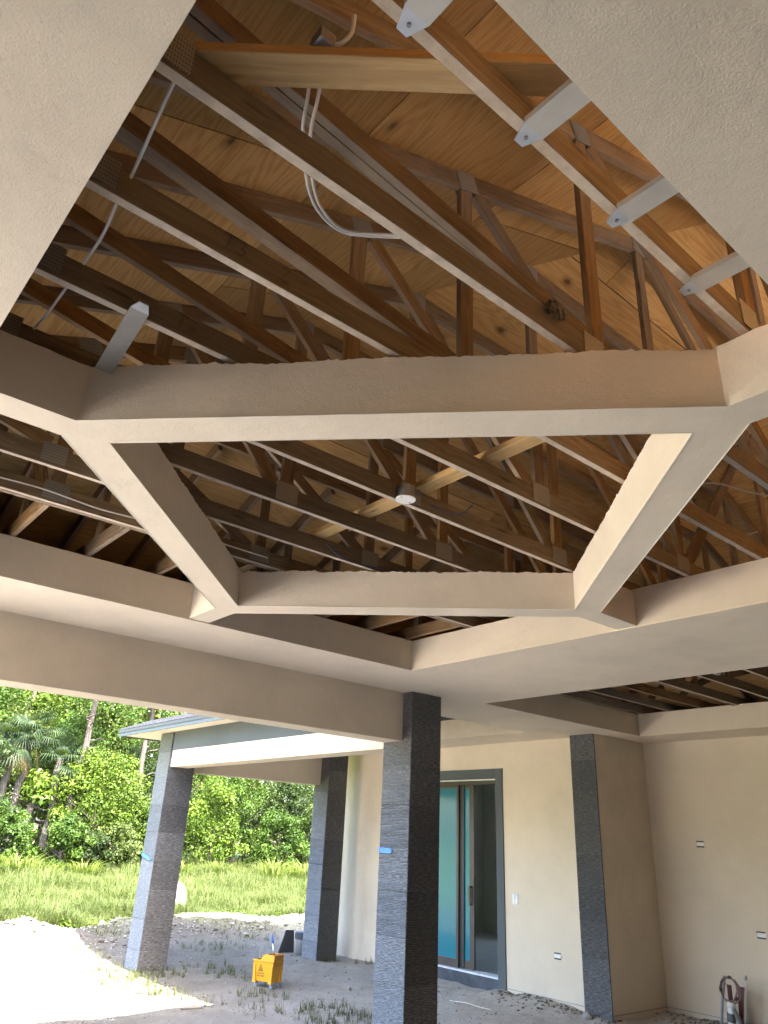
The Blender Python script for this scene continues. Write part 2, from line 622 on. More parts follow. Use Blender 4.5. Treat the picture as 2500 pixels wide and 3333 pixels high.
def axis(a, b, step, far):
    c = list(np.arange(a, b + 1e-6, step))
    lo, hi, s = [], [], step
    p = a
    while p > -far:
        s *= 1.35
        p -= s
        lo.append(p)
    s, p = step, b
    while p < far:
        s *= 1.35
        p += s
        hi.append(p)
    return np.array(lo[::-1] + c + hi)


gx = axis(1.5, 8.4, .05, 500)
gy = axis(4.2, 12.0, .05, 500)
GV = np.array([[x * U, y * U, ground_z(x, y)] for y in gy for x in gx])
nx, ny = len(gx), len(gy)
ii = np.arange((ny - 1) * nx).reshape(ny - 1, nx)[:, :-1].ravel()
GF = np.stack([ii, ii + 1, ii + nx + 1, ii + nx], 1)
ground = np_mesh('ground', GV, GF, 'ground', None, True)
tag(ground, kind='structure')
# unseen pale pad added under the main porch to bounce light upwards
pad = empty('bounce_pad', W(3, 1.5, -1.3))
tag(pad, kind='structure')
for i_ in range(4):
    for j_ in range(3):
        MB().ubox((-.98 + i_ * 1.98 + .006, -.92 + j_ * 1.38 + .006, -1.34), (-.98 + (i_ + 1) * 1.98 - .006, -.92 + (j_ + 1) * 1.38 - .006, -1.272)).build('slab', 'bounce_pale', pad)
# unseen pale slabs added left of the camera to bounce sunlight inside
dk = empty('bounce_deck', W(-5, 2.5, -1.3))
tag(dk, kind='structure')
for i_ in range(6):
    for j_ in range(5):
        MB().ubox((-1.0 - (i_ + 1) * 1.5 + .012, 2.15 + j_ * 1.5 + .012, -1.33), (-1.0 - i_ * 1.5 - .012, 2.15 + (j_ + 1) * 1.5 - .012, -1.262)).build('slab', 'bounce_pale', dk)

# ------------------------------------------------------------------ the house
house = empty('house', W(3.5, 4.0, -1.3), 'unfinished cream stucco house with an open beamed porch ceiling and no paving yet', 'house')
YW = 2.1  # front face of the added light-blocking wing
YB = -.95          # unseen rear facade, set close behind the camera to cut fill light
HZ = 1.0           # soffit level
TOP = 1.178        # top of the coffer sides
CH = 1.190         # underside of the truss bottom chords
SL = 0.41          # roof pitch
SX0, SX1, SYE = -.75, 7.0, 4.42   # bearing lines of the main roof
SZ = 1.2265        # underside of the roof boards over the bearing lines
TX0, TX1, TY0, TY1 = .17, 3.165, .387, 3.505       # big ceiling tray
RX0, RX1, RY0, RY1 = 4.345, 6.515, .45, 3.95       # tray on the right
OX0, OX1, OY0, OY1 = 4.10, 5.72, 4.70, 7.30        # tray over the side porch


def cells(mb, xs, ys, inside, z):
    idx = {}
    for i in range(len(xs) - 1):
        for j in range(len(ys) - 1):
            if inside((xs[i] + xs[i + 1]) / 2, (ys[j] + ys[j + 1]) / 2):
                ks = []
                for a, b in ((i, j), (i, j + 1), (i + 1, j + 1), (i + 1, j)):
                    if (a, b) not in idx:
                        idx[(a, b)] = len(mb.v)
                        mb.v.append(tuple(W(xs[a], ys[b], z)))
                    ks.append(idx[(a, b)])
                mb.f.append(tuple(ks))


def in_soffit(x, y):
    if TX0 < x < TX1 and TY0 < y < TY1:
        return False
    if RX0 < x < RX1 and RY0 < y < RY1:
        return False
    if OX0 < x < OX1 and OY0 < y < OY1:
        return False
    return (SX0 < x < 7.0 and YB < y < 4.20) or (3.72 < x < 6.30 and 4.20 < y < 8.10)


sb = MB()
xs = sorted([SX0, TX0, TX1, 3.72, OX0, RX0, OX1, 6.30, RX1, 7.0])
ys = sorted([YB, TY0, RY0, TY1, RY1, 4.20, OY0, OY1, 8.10])
cells(sb, xs, ys, in_soffit, HZ)
so = sb.build('soffit', 'stucco_soffit', house)
mod = so.modifiers.new('thickness', 'SOLIDIFY')
mod.thickness = .012
mod.offset = 0.0 if False else -1.0


def tray_walls(x0, x1, y0, y1, top, amp):
    e = .0012
    for p, q, nrm in (((x0, y0), (x1, y0), (0, -1, 0)), ((x1, y0), (x1, y1), (1, 0, 0)), ((x1, y1), (x0, y1), (0, 1, 0)), ((x0, y1), (x0, y0), (-1, 0, 0))):
        b = MB()
        ragged_wall(b, p, q, HZ + e, top, amp, .010, .05, nrm)
        b.build('tray_wall', 'stucco_cream', house)


tray_walls(TX0, TX1, TY0, TY1, 1.186, .0012)
tray_walls(RX0, RX1, RY0, RY1, 1.198, .0)
tray_walls(OX0, OX1, OY0, OY1, 1.185, .0)

# the diamond of coffer beams with a stub at each corner
CX, CY = 1.652, 1.935
AI, BI, AO, BO, HW = 1.098, 1.172, 1.262, 1.348, .057


def outer_pt(sx, sy, which):
    # where the outer diamond line meets the side of a stub
    if which == 'x':
        return (CX + sx * AO * (1 - HW / BO), CY + sy * HW)
    return (CX + sx * HW, CY + sy * BO * (1 - HW / AO))


inner = {'W': (CX - AI, CY), 'E': (CX + AI, CY), 'S': (CX, CY - BI), 'N': (CX, CY + BI)}
for sx, sy in ((-1, -1), (-1, 1), (1, 1), (1, -1)):
    a = inner['W' if sx < 0 else 'E']
    b = inner['S' if sy < 0 else 'N']
    oa, ob = outer_pt(sx, sy, 'x'), outer_pt(sx, sy, 'y')
    mb = MB()
    poly = [a, b, ob, oa]
    mb.add([W(p[0], p[1], HZ - .0012) for p in poly], [(0, 1, 2, 3)])
    nn = Vector((sx * BI, sy * AI, 0)).normalized()
    ragged_wall(mb, a, b, HZ - .0012, TOP, .0050, .012, .011, nn)
    ragged_wall(mb, oa, ob, HZ - .0012, TOP - .004, .0050, .012, .011, -nn)
    cb = mb.build('coffer_beam', 'stucco_soffit', house)
    for p_, q_, sg in ((a, b, -1), (oa, ob, 1)):
        off = nn * (.0016 * sg)
        MB().tube([W(p_[0] + off.x, p_[1] + off.y, HZ - .0005), W(q_[0] + off.x, q_[1] + off.y, HZ - .0005)], .0042, 6).build('corner_bead', 'bead_white', cb)
for key, (cx_, cy_), d in (('W', inner['W'], (-1, 0)), ('E', inner['E'], (1, 0)), ('S', inner['S'], (0, -1)), ('N', inner['N'], (0, 1))):
    mb = MB()
    if d[0]:
        end = TX0 if d[0] < 0 else TX1
        o1, o2 = outer_pt(d[0], 1, 'x'), outer_pt(d[0], -1, 'x')
        e1, e2 = (end, CY + HW), (end, CY - HW)
    else:
        end = TY0 if d[1] < 0 else TY1
        o1, o2 = outer_pt(1, d[1], 'y'), outer_pt(-1, d[1], 'y')
        e1, e2 = (CX + HW, end), (CX - HW, end)
    mb.add([W(p[0], p[1], HZ - .0012) for p in (e1, o1, (cx_, cy_), o2, e2)], [(0, 1, 2, 3, 4)])
    n1 = Vector((o2[0] - o1[0], o2[1] - o1[1], 0)).normalized()
    ragged_wall(mb, e1, o1, HZ - .0012, TOP, .004, .010, .03, n1)
    ragged_wall(mb, e2, o2, HZ - .0012, TOP, .004, .010, .03, -n1)
    mb.build('coffer_stub', 'stucco_soffit', house)

# header beams
MBY0, MBY1, MBZ = 4.13, 4.335, .648
b = MB().ubox((SX0, MBY0, MBZ), (3.672, MBY1, HZ + .02))
b.build('header_beam', 'stucco_cream', house, bevel=.008)
PBX0, PBX1, PBZ = 3.655, 3.86, .605
b = MB().ubox((PBX0, MBY1 + .002, PBZ), (PBX1, 7.93, HZ + .02))
b.build('header_beam', 'stucco_cream', house, bevel=.008)
b = MB().ubox((PBX0 - .006, MBY1 + .03, .775), (PBX0 + .02, 7.925, .9735))
b.build('painted_band', 'stucco_band', house, bevel=.004)
b = MB().ubox((3.87, 8.0, .575), (5.80, 8.17, HZ + .02))
b.build('header_beam', 'stucco_cream', house, bevel=.008)

# walls
DWX = 6.28
DY0, DY1, DZ0, DZ1 = 5.562, 7.18, -1.185, .633     # door opening
wall = MB()
wall.ubox((DWX, 4.47, -1.42), (DWX + .14, DY0, 1.25))
wall.ubox((DWX, DY1, -1.42), (DWX + .14, 8.35, 1.25))
wall.ubox((DWX, DY0, DZ1), (DWX + .14, DY1, 1.25))
wall.ubox((DWX + .03, DY0, -1.42), (DWX + .14, DY1, DZ0 - .03))
wall.build('wall', 'stucco_cream', house)
MB().ubox((6.165, 4.217, -1.42), (7.0, 4.469, 1.25)).build('wall', 'stucco_cream', house)
MB().ubox((7.0, YB, -1.42), (7.14, 4.6, 1.25)).build('wall', 'stucco_cream', house)
MB().ubox((-1.0, YB - .15, -1.42), (7.14, YB - .002, 1.25)).build('wall', 'stucco_cream', house)
# unseen wing added left of the camera to block light from that corner
MB().ubox((-1.30, YB - .15, -1.42), (-1.15, YW, 1.25)).build('wall', 'stucco_trim', house)
MB().ubox((-8.0, YW - .15, -1.42), (-1.301, YW, 1.25)).build('wall', 'stucco_cream', house)
for xa, xb in ((-.95, 6.9),):
    MB().ubox((xa, YB - .001, -1.19), (xb, YB + .012, .98)).build('added_glazing', 'fill_cut_glass', house)  # unseen dark sheet added behind the camera to cut fill light

MB().ubox((DWX + .02, 8.352, -1.42), (9.2, 8.5, 1.25)).build('wall', 'stucco_cream', house)

# the room behind the sliding door
rm = MB()
rm.ubox((DWX + .141, 4.47, -1.30), (9.15, 8.35, -1.195))
rm.build('room_floor', 'concrete_floor', house)
rw = MB()
rw.ubox((9.1, 4.6, -1.19), (9.2, 5.0, 1.2)).ubox((9.1, 6.6, -1.19), (9.2, 8.34, 1.2)).ubox((9.1, 5.0, .6), (9.2, 6.6, 1.2)).ubox((9.1, 5.0, -1.19), (9.2, 6.6, -.6))  # unseen opening added here to let daylight into the room
rw.build('room_wall', 'drywall', house)
MB().ubox((DWX + .141, 8.33, -1.19), (9.1, 8.345, 1.149)).build('room_wall', 'drywall', house)
MB().ubox((7.141, 4.48, -1.19), (9.1, 4.6, 1.2)).build('room_wall', 'drywall', house)
MB().ubox((DWX + .141, 4.47, 1.15), (9.15, 8.35, 1.26)).build('room_ceiling', 'drywall', house)

# plaster stop beads low on the walls
MB().ubox((DWX - .004, 4.49, -1.262), (DWX + .01, DY0 - .10, -1.256)).build('stop_bead', 'steel_dull', house)
MB().ubox((6.996, .5, -1.262), (7.01, 4.212, -1.256)).build('stop_bead', 'steel_dull', house)
MB().ubox((6.17, 4.213, -1.262), (6.995, 4.22, -1.256)).build('stop_bead', 'steel_dull', house)
# door surround and sliding door
dr = MB()
dr.ubox((DWX - .014, DY0 - .097, -1.33), (DWX + .02, DY0 + .001, DZ1 + .102))
dr.ubox((DWX - .0135, DY0 + .001, DZ1 - .0), (DWX + .02, DY1 + .097, DZ1 + .1015))
dr.ubox((DWX - .014, DY1 - .001, -1.33), (DWX + .02, DY1 + .098, DZ1 - .001))
dr.build('door_surround', 'stucco_trim', house, bevel=.006)
MB().ubox((DWX - .012, DY0 + .001, -1.36), (DWX + .03, DY1 - .001, DZ0 - .018)).build('door_curb', 'frame_stone', house, bevel=.008)
sd = empty('sliding_door', W(DWX, 6.3, DZ0))
sd.parent = house
sd.location = W(DWX, 6.3, DZ0) - origin(house)
MB().ubox((DWX - .016, DY0 + .003, DZ0 - .016), (DWX + .12, DY1 - .003, DZ0)).build('sill', 'sill_pale', sd, bevel=.004)
MB().ubox((DWX + .02, DY0 + .002, DZ1 - .05), (DWX + .12, DY1 - .002, DZ1 - .001)).build('head_track', 'door_bronze', sd)
MB().ubox((DWX + .001, DY0 + .002, DZ1 - .012), (DWX + .019, DY1 - .002, DZ1 - .001)).build('head_trim', 'plastic_white', sd)


def panel(x, y0, y1, st):
    z0, z1 = DZ0 + .002, DZ1 - .052
    for a, b in ((y0, y0 + st), (y1 - st, y1)):
        MB().ubox((x, a, z0), (x + .022, b, z1)).build('stile', 'door_bronze', sd, bevel=.003)
    MB().ubox((x + .001, y0 + st, z0), (x + .021, y1 - st, z0 + .075)).build('rail', 'door_bronze', sd, bevel=.003)
    MB().ubox((x + .001, y0 + st, z1 - .035), (x + .021, y1 - st, z1)).build('rail', 'door_bronze', sd, bevel=.003)
    MB().ubox((x + .008, y0 + st, z0 + .075), (x + .014, y1 - st, z1 - .035)).build('pane', 'film_glass', sd)


panel(DWX + .030, 6.145, 7.16, .032)
panel(DWX + .060, 5.945, 6.75, .062)
MB().ubox((DWX + .0535, 6.085, DZ0 + .003), (DWX + .0585, 6.146, DZ1 - .053)).build('gap_shade', 'box_dark', sd)  # dark strip standing in for the shade in the gap between panels
h = MB()
h.ubox((DWX + .030, 5.975, -.60), (DWX + .040, 6.000, -.42))
h.ubox((DWX + .040, 5.978, -.60), (DWX + .061, 5.997, -.58))
h.ubox((DWX + .040, 5.978, -.44), (DWX + .061, 5.997, -.42))
h.build('handle', 'door_bronze', sd, bevel=.003)

# ------------------------------------------------------------------ roof: boards, covering, eaves
roof = empty('roof', W(3.1, 1.0, 1.3))
roof.parent = house
roof.location = W(3.1, 1.0, 1.3) - origin(house)
INCH = U


def clip(poly, a, b, c):
    """keep a*x+b*y<=c"""
    out = []
    for i in range(len(poly)):
        p, q = poly[i], poly[(i + 1) % len(poly)]
        dp, dq = a * p[0] + b * p[1] - c, a * q[0] + b * q[1] - c
        if dp <= 0:
            out.append(p)
        if dp * dq < 0:
            t = dp / (dp - dq)
            out.append((p[0] + (q[0] - p[0]) * t, p[1] + (q[1] - p[1]) * t))
    return out


def boards(org, eu, ev, u0, u1, v1, cuts, length=2.44, width=1.22):
    """plywood sheets on a roof plane; u along the eave, v up the slope, metres"""
    en = eu.cross(ev).normalized()
    if en.z < 0:
        en = -en
    row = 0
    v = 0.0
    while v < v1:
        u = u0 - (length / 2 if row % 2 else 0)
        while u < u1:
            g = .0045
            poly = [(u + g, v + g), (u + length - g, v + g), (u + length - g, v + width - g), (u + g, v + width - g)]
            for cst in cuts:
                poly = clip(poly, *cst)
                if len(poly) < 3:
                    break
            if len(poly) >= 3:
                cu, cv = u, v
                lp = [(p[0] - cu, p[1] - cv) for p in poly]
                mbp = MB().prism(lp, 0.0, .013)
                o = mbp.build('plywood_panel', 'plywood')
                o.parent = roof
                M = Matrix((eu, ev, eu.cross(ev))).transposed().to_4x4()
                M.translation = org + eu * cu + ev * cv + en * random.uniform(0, .002) - origin(roof)
                if eu.cross(ev).z < 0:
                    M.translation += en * .0
                o.matrix_local = M
            u += length
        v += width
        row += 1


k = math.sqrt(1 + SL * SL)
XM = (SX0 + SX1) / 2
OV = .36
YN = -2.9
# slope rising with +x ; u = y (metres, from YN), v up slope
o1 = W(SX0 - OV, YN, SZ - SL * OV)
eu, ev = Vector((0, 1, 0)), Vector((1, 0, SL)).normalized()
vm = (XM - SX0 + OV) * U * k
ym = (SYE + OV - YN) * U
boards(o1, eu, ev, 0, ym, vm, [(0, 1, vm), (0, -1, 0), (-1, 0, 0), (1, 1 / k, ym)])
# slope falling away on the far side
o4 = W(SX1 + OV, YN, SZ - SL * OV)
ev4 = Vector((-1, 0, SL)).normalized()
boards(o4, eu, ev4, 0, ym, vm, [(0, 1, vm), (0, -1, 0), (-1, 0, 0), (1, 1 / k, ym)])
# hip end
o2 = W(SX0 - OV, SYE + OV, SZ - SL * OV)
eu2, ev2 = Vector((1, 0, 0)), Vector((0, -1, SL)).normalized()
um = (SX1 - SX0 + 2 * OV) * U
boards(o2, eu2, ev2, 0, um, vm, [(0, 1, vm), (-1, 1 / k, 0), (1, 1 / k, um)])

# covering above the boards (and over the side porch)
e = .035 / U
zr = SZ + SL * (XM - SX0)
ze = SZ - SL * OV
yt = SYE - (XM - SX0)
cov = MB()
A0, A1 = W(SX0 - OV, YN, ze + e), W(SX0 - OV, SYE + OV, ze + e)
B0, B1 = W(SX1 + OV, YN, ze + e), W(SX1 + OV, SYE + OV, ze + e)
R0, R1 = W(XM, YN, zr + e), W(XM, yt, zr + e)
cov.add([A0, A1, B0, B1, R0, R1], [(0, 4, 5, 1), (1, 5, 3), (3, 5, 4, 2), (0, 2, 4)])
cov.build('roof_covering', 'shingle', roof)
MB().add([W(-8.4, YW + .35, 1.02), W(SX0 - OV, YW + .35, 1.02), W(SX0 - OV, -3.5, 3.1), W(-8.4, -3.5, 3.1)], [(0, 1, 2, 3)]).build('roof_covering', 'shingle', roof)  # roof over the added wing
MB().ubox((-8.4, YW + .001, .985), (SX0 - OV - .02, YW + .35, .995)).build('eave_soffit', 'stucco_soffit', house)  # eave of the added wing
# side porch roof: eave on the -x side, hipped at the far end
PEX, PEY, PEZ = 3.43, 8.95, 1.034
PXR = 7.3
cov2 = MB()
pr = PEZ + SL * 1.9
cov2.add([W(PEX, 4.2, PEZ), W(PEX, PEY, PEZ), W(PEX + 1.9, PEY - 1.9, pr), W(PEX + 1.9, 3.0, pr), W(9.7, PEY - 1.9, pr), W(9.7, 3.0, pr), W(9.7, PEY, PEZ)],
         [(0, 1, 2, 3), (3, 2, 4, 5), (1, 6, 4, 2)])
cov2.build('roof_covering', 'shingle', roof)
# shingle courses along the visible eave
sh_me = {}
for row in range(5):
    vx = row * .062
    y = 5.0 - (row % 2) * .09
    while y < PEY - .02 - vx:
        y2 = min(y + .18, PEY - .01 - vx)
        mbs = MB()
        z0 = PEZ + SL * vx
        t = .018
        mbs.add([W(PEX + vx - .008, y + .004, z0 + .004), W(PEX + vx - .008, y2 - .004, z0 + .004), W(PEX + vx + .075, y2 - .004, z0 + SL * .083 + .004), W(PEX + vx + .075, y + .004, z0 + SL * .083 + .004),
                 W(PEX + vx - .008, y + .004, z0 + .004 + t), W(PEX + vx - .008, y2 - .004, z0 + .004 + t), W(PEX + vx + .075, y2 - .004, z0 + SL * .083 + .006), W(PEX + vx + .075, y + .004, z0 + SL * .083 + .006)],
                [(0, 1, 2, 3), (4, 5, 6, 7), (0, 1, 5, 4), (1, 2, 6, 5), (2, 3, 7, 6), (3, 0, 4, 7)])
        mbs.build('shingle', 'shingle', roof)
        y += .18
# eave boxing of the side porch
MB().ubox((PEX + .012, 4.36, .974), (PBX0 + .03, PEY - .012, .984)).build('eave_soffit', 'stucco_soffit', house)
MB().ubox((PBX0 + .031, 8.172, .975), (6.6, PEY - .012, .985)).build('eave_soffit', 'stucco_soffit', house)
MB().ubox((PEX - .004, 4.36, .960), (PEX + .011, PEY, .998)).build('fascia', 'fascia_blue', house)
MB().ubox((PEX - .012, 4.36, .999), (PEX + .011, PEY + .004, 1.032)).build('drip_edge', 'drip_edge', house)
MB().ubox((PEX + .012, PEY - .011, .960), (6.6, PEY + .001, .998)).build('fascia', 'fascia_blue', house)
# eave boxing of the main roof beyond the header
MB().ubox((SX0 - OV, MBY1 + .001, .985), (3.34, SYE + OV, .995)).build('eave_soffit', 'stucco_soffit', house)
MB().ubox((SX0 - OV, SYE + OV + .001, .955), (3.34, SYE + OV + .016, 1.11)).build('fascia', 'fascia_blue', house)
MB().ubox((SX0 - OV, YB, .985), (SX0 - .001, MBY1 - .0, .995)).build('eave_soffit', 'stucco_soffit', house)
MB().ubox((SX0 - OV - .016, -2.7, .955), (SX0 - OV - .001, SYE + OV + .016, 1.11)).build('fascia', 'fascia_blue', house)

# ------------------------------------------------------------------ roof trusses
TW, TD = .041, .122          # timber thickness and depth in metres


def sheath(x, y):
    return min(SZ + SL * (x - SX0), SZ + SL * (SYE - y), SZ + SL * (SX1 - x))


def plate(parent, x, y, z, w=.13, h=.11, tilt=0.0):
    b_ = MB()
    for s in (-1, 1):
        b_.box((-w / 2, s * (TW / 2 + .0035) - .0012, -h / 2), (w / 2, s * (TW / 2 + .0035) + .0012, h / 2))
    o = b_.build('connector_plate', 'connector_plate')
    o.parent = parent
    o.location = W(x, y, z) - origin(parent)
    o.rotation_euler = (0, tilt, 0)
    return o


truss_info = [
    (.58, 'roof truss beside the right soffit edge, with galvanised straps screwed to its bottom chord'),
    (.92, 'second roof truss in from the strapped one, its long web doubled by a brace'),
    (1.255, 'third roof truss in from the strapped one, with a brace nailed along its long web'),
    (1.595, 'fourth roof truss in from the strapped one, just above the beam across the middle'),
    (1.95, 'roof truss over the middle of the diamond opening, carrying the round fan box'),
    (2.30, 'roof truss just beyond the fan box, with a bare plate on its bottom chord'),
    (2.64, 'roof truss crossing the far half of the diamond opening, a blue wire slung below it'),
    (2.98, 'doubled girder truss with white cable stapled along its side, where the short jack trusses end'),
]
chz = CH + TD / 2 / U
webd = .092
trusses = {}
for y, lab in truss_info:
    T = empty('roof_truss', W(SX0, y, CH), lab, 'roof truss', 'roof trusses above the porch ceiling')
    trusses[y] = T
    xh = min(3.67 - y, XM - .05)
    xv = .925 + .51 * (1.95 - y)
    zt = lambda x: SZ + SL * (x - SX0) - TD * k / 2 / U
    wood = 'timber'
    member('bottom_chord', W(SX0, y, chz), W(SX1, y, chz), TW, TD, 'timber_chord', T)
    xm2 = 2 * XM - xh
    flat = zt(xh)
    member('top_chord', W(SX0 + .02, y, zt(SX0 + .02)), W(xh, y, flat), TW, TD, wood, T)
    member('top_chord', W(xh, y, flat - .004), W(xm2, y, flat - .004), TW, TD, wood, T, trim0=.03, trim1=.03)
    member('top_chord', W(xm2, y, flat), W(SX1 - .02, y, zt(SX0 + .02)), TW, TD, wood, T)
    tw = TW * .86
    # long flat web, vertical and diagonal on the near side; the far side mirrors them
    for mir in (0, 1):
        X = (lambda x: x) if not mir else (lambda x: 2 * XM - x)
        p_top = W(X(-.06), y, zt(-.06) - .03)
        p_bot = W(X(xv - .02), y, chz + .05)
        if y > .6:
            member('web', p_top, p_bot, tw, webd, wood, T)
        member('web', W(X(xv + .03), y, chz + .026), W(X(xv + .03), y, zt(xv + .03) - .028), tw, webd, wood, T, (1, 0, 0))
        if xh - xv > .25:
            member('web', W(X(xv + .085), y, zt(xv + .085) - .040), W(X(xh - .06), y, chz + .035), tw, webd, wood, T)
            member('web', W(X(xh), y, chz + .026), W(X(xh), y, flat - .032), tw, webd, wood, T, (1, 0, 0))
        if not mir:
            plate(T, xv, y, chz + .012, .15, .13)
            plate(T, xv + .03, y, zt(xv + .03) - .005, .15, .14, -.38)
            plate(T, xh, y, chz + .012, .17, .14)
            plate(T, xh, y, flat - .01, .16, .14)
            plate(T, .02, y, zt(.02) - .01, .14, .12, -.38)
            plate(T, TX0 + .04, y, chz + .012, .16, .13)
    # panels under the flat top
    span = xm2 - xh
    npan = max(1, int(round(span / .95)))
    if span > .3:
        for i in range(npan):
            xa, xb = xh + span * i / npan, xh + span * (i + 1) / npan
            if i < npan / 2:
                member('web', W(xa + .06, y, flat - .042), W(xb - .06, y, chz + .035), tw, webd, wood, T)
            else:
                member('web', W(xa + .06, y, chz + .035), W(xb - .06, y, flat - .042), tw, webd, wood, T)
            if 0 < i:
                member('web', W(xa, y, chz + .026), W(xa, y, flat - .032), tw, webd, wood, T, (1, 0, 0))
                plate(T, xa, y, chz + .012, .18, .13)
                plate(T, xa, y, flat - .008, .15, .12)
    if y in (.92, 1.255):
        s = .030
        member('brace', W(-.02, y + s, zt(-.06) - .018), W(xv - .12, y + s, chz + .085), TW, TD, wood, T)
    if y == 2.98:
        member('bottom_chord', W(SX0, y + .0285, chz), W(SX1, y + .0285, chz), TW, TD, wood, T)

# jack trusses on the hip end
JZ = lambda y: SZ + SL * (SYE - y) - TD * k / 2 / U
n = 0
jacks = {}
for x in (.33, .68, 1.03, 1.398, 1.75, 2.10, 2.45, 2.80, 3.12):
    n += 1
    lab = 'short jack truss over the header beam, %s counted from the left' % ('first second third fourth fifth sixth seventh eighth ninth'.split()[n - 1])
    T = empty('jack_truss', W(x, 3.03, CH), lab, 'jack truss', 'jack trusses at the hip end')
    jacks[x] = T
    y0 = 2.98 + .0285 + .016
    member('bottom_chord', W(x, y0, chz + .002), W(x, SYE, chz + .002), TW, TD, 'timber', T)
    yt0 = max(y0, 3.67 - x - .0) if False else y0
    zlim = sheath(x, yt0)
    member('top_chord', W(x, yt0, min(JZ(yt0), zlim - .04)), W(x, SYE - .02, min(JZ(SYE - .02), sheath(x, SYE - .02) + .0)), TW, TD, 'timber', T)
    member('web', W(x, 3.42, chz + .026), W(x, 3.42, min(JZ(3.42), sheath(x, 3.42) - .03) - .028), TW * .86, webd, 'timber', T, (0, 1, 0))
    plate_o = plate(T, x, 3.06, chz + .01, .10, .10)
    plate_o.rotation_euler = (0, 0, math.pi / 2)

# pale building wrap on the framing behind the right tray
MB().ubox((6.93, .6, 1.26), (6.94, 3.95, 1.85)).build('house_wrap', 'plastic_white', house)
# ceiling joists and framing over the right-hand tray
jl = {3.31: 'warm brown ceiling joist over the right tray, in front of the two nearest its wall', 3.62: 'grey ceiling joist over the right tray, second from its back wall', 3.905: 'grey ceiling joist against the back wall of the right tray'}
for y, lab in jl.items():
    T = empty('ceiling_joist', W(4.2, y, 1.2), lab, 'joist', 'joists over the right tray')
    member('board', W(3.9, y, 1.232), W(6.99, y, 1.232), TW, TD, 'timber' if y == 3.31 else 'timber_grey', T)
    for x in (4.6, 5.4, 6.2):
        member('web', W(x, y, 1.262), W(x + .25, y, 1.42), TW * .8, webd, 'timber', T)

# ------------------------------------------------------------------ lumber, straps, wires and boxes in the ceiling
zb = CH + TD / U + .013


def board_thing(name, p0, p1, w, h, mat, label, cat, zc):
    T = empty(name, W(p0[0], p0[1], zc), label, cat)
    member('board', W(p0[0], p0[1], zc), W(p1[0], p1[1], zc), w, h, mat, T)
    return T


board_thing('nailer_board', (.27, .935), (.815, .478), .112, .042, 'timber_new', 'loose pale two-by-four laid flat across the chords near the right soffit edge', 'board', zb + .004)
board_thing('fan_brace_board', (1.772, 2.68), (1.772, 1.27), .112, .042, 'timber_new', 'pale yellow board laid across three chords behind the round fan box', 'board', zb + .004)


def strap(x, y0, y1, label, mat='steel_galvanised', drop=.005):
    T = empty('metal_strap', W(x, y0, CH), label, 'metal strap', 'metal ceiling straps')
    w = .025
    zc = CH - .006
    b_ = MB()
    sgn = 1 if y1 > y0 else -1
    # pointed tab under the chord
    b_.add([W(x - w * .45, y0 - sgn * .030, zc), W(x + w * .45, y0 - sgn * .030, zc), W(x + w, y0 + sgn * .006, zc), W(x - w, y0 + sgn * .006, zc),
            W(x - w * .45, y0 - sgn * .030, zc + .003), W(x + w * .45, y0 - sgn * .030, zc + .003), W(x + w, y0 + sgn * .006, zc + .003), W(x - w, y0 + sgn * .006, zc + .003)],
           [(0, 1, 2, 3), (4, 5, 6, 7), (0, 1, 5, 4), (1, 2, 6, 5), (2, 3, 7, 6), (3, 0, 4, 7)])
    b_.build('tab', 'steel_galvanised', T)
    c_ = MB()
    a, b2 = sorted((y0 + sgn * .0065, y1))
    c_.ubox((x - w, a, zc - .002), (x + w, b2, zc + .001))
    c_.ubox((x - w - .002, a, zc - .002), (x - w, b2, zc + .012))
    
    c_.build('channel', mat, T)
    s_ = MB()
    s_.tube([W(x, y0 - sgn * .012, zc - .003), W(x, y0 - sgn * .012, zc)], .0065, 8)
    s_.build('screw', 'steel_dull', T)
    return T


strap(.475, .565, .30, 'galvanised strap at the top of the picture, cut by the frame edge', 'strap_painted')
strap(.771, .572, .30, 'shiniest galvanised strap, paint-flecked, bridging chord and right soffit', 'strap_painted')
strap(1.060, .572, .30, 'galvanised strap between the paint-flecked one and the corner one', 'strap_painted')
strap(1.358, .578, .30, 'galvanised strap nearest the right corner of the near opening', 'strap_painted')
ls = empty('metal_strap', W(.455, 1.57, CH), 'dull painted strap hanging down to the beam in the left corner of the near opening', 'metal strap', 'metal ceiling straps')
b_ = MB()
p0, p1 = W(.448, 1.555, CH - .008), W(.468, 1.832, 1.150)
dv = Vector((1, 0, 0)) * .024 * U
up_ = Vector((0, 0, .003 * U))
b_.add([p0 - dv, p0 + dv, p1 + dv, p1 - dv, p0 - dv + up_, p0 + dv + up_, p1 + dv + up_, p1 - dv + up_], [(0, 1, 2, 3), (4, 5, 6, 7), (0, 1, 5, 4), (1, 2, 6, 5), (2, 3, 7, 6), (3, 0, 4, 7)])
b_.build('channel', 'strap_dull', ls)
b_ = MB()
q0 = W(.446, 1.525, CH - .005)
b_.add([q0 - dv * .5, q0 + dv * .5, p0 + dv, p0 - dv, q0 - dv * .5 + up_, q0 + dv * .5 + up_, p0 + dv + up_, p0 - dv + up_], [(0, 1, 2, 3), (4, 5, 6, 7), (0, 1, 5, 4), (1, 2, 6, 5), (2, 3, 7, 6), (3, 0, 4, 7)])
b_.build('tab', 'steel_galvanised', ls)


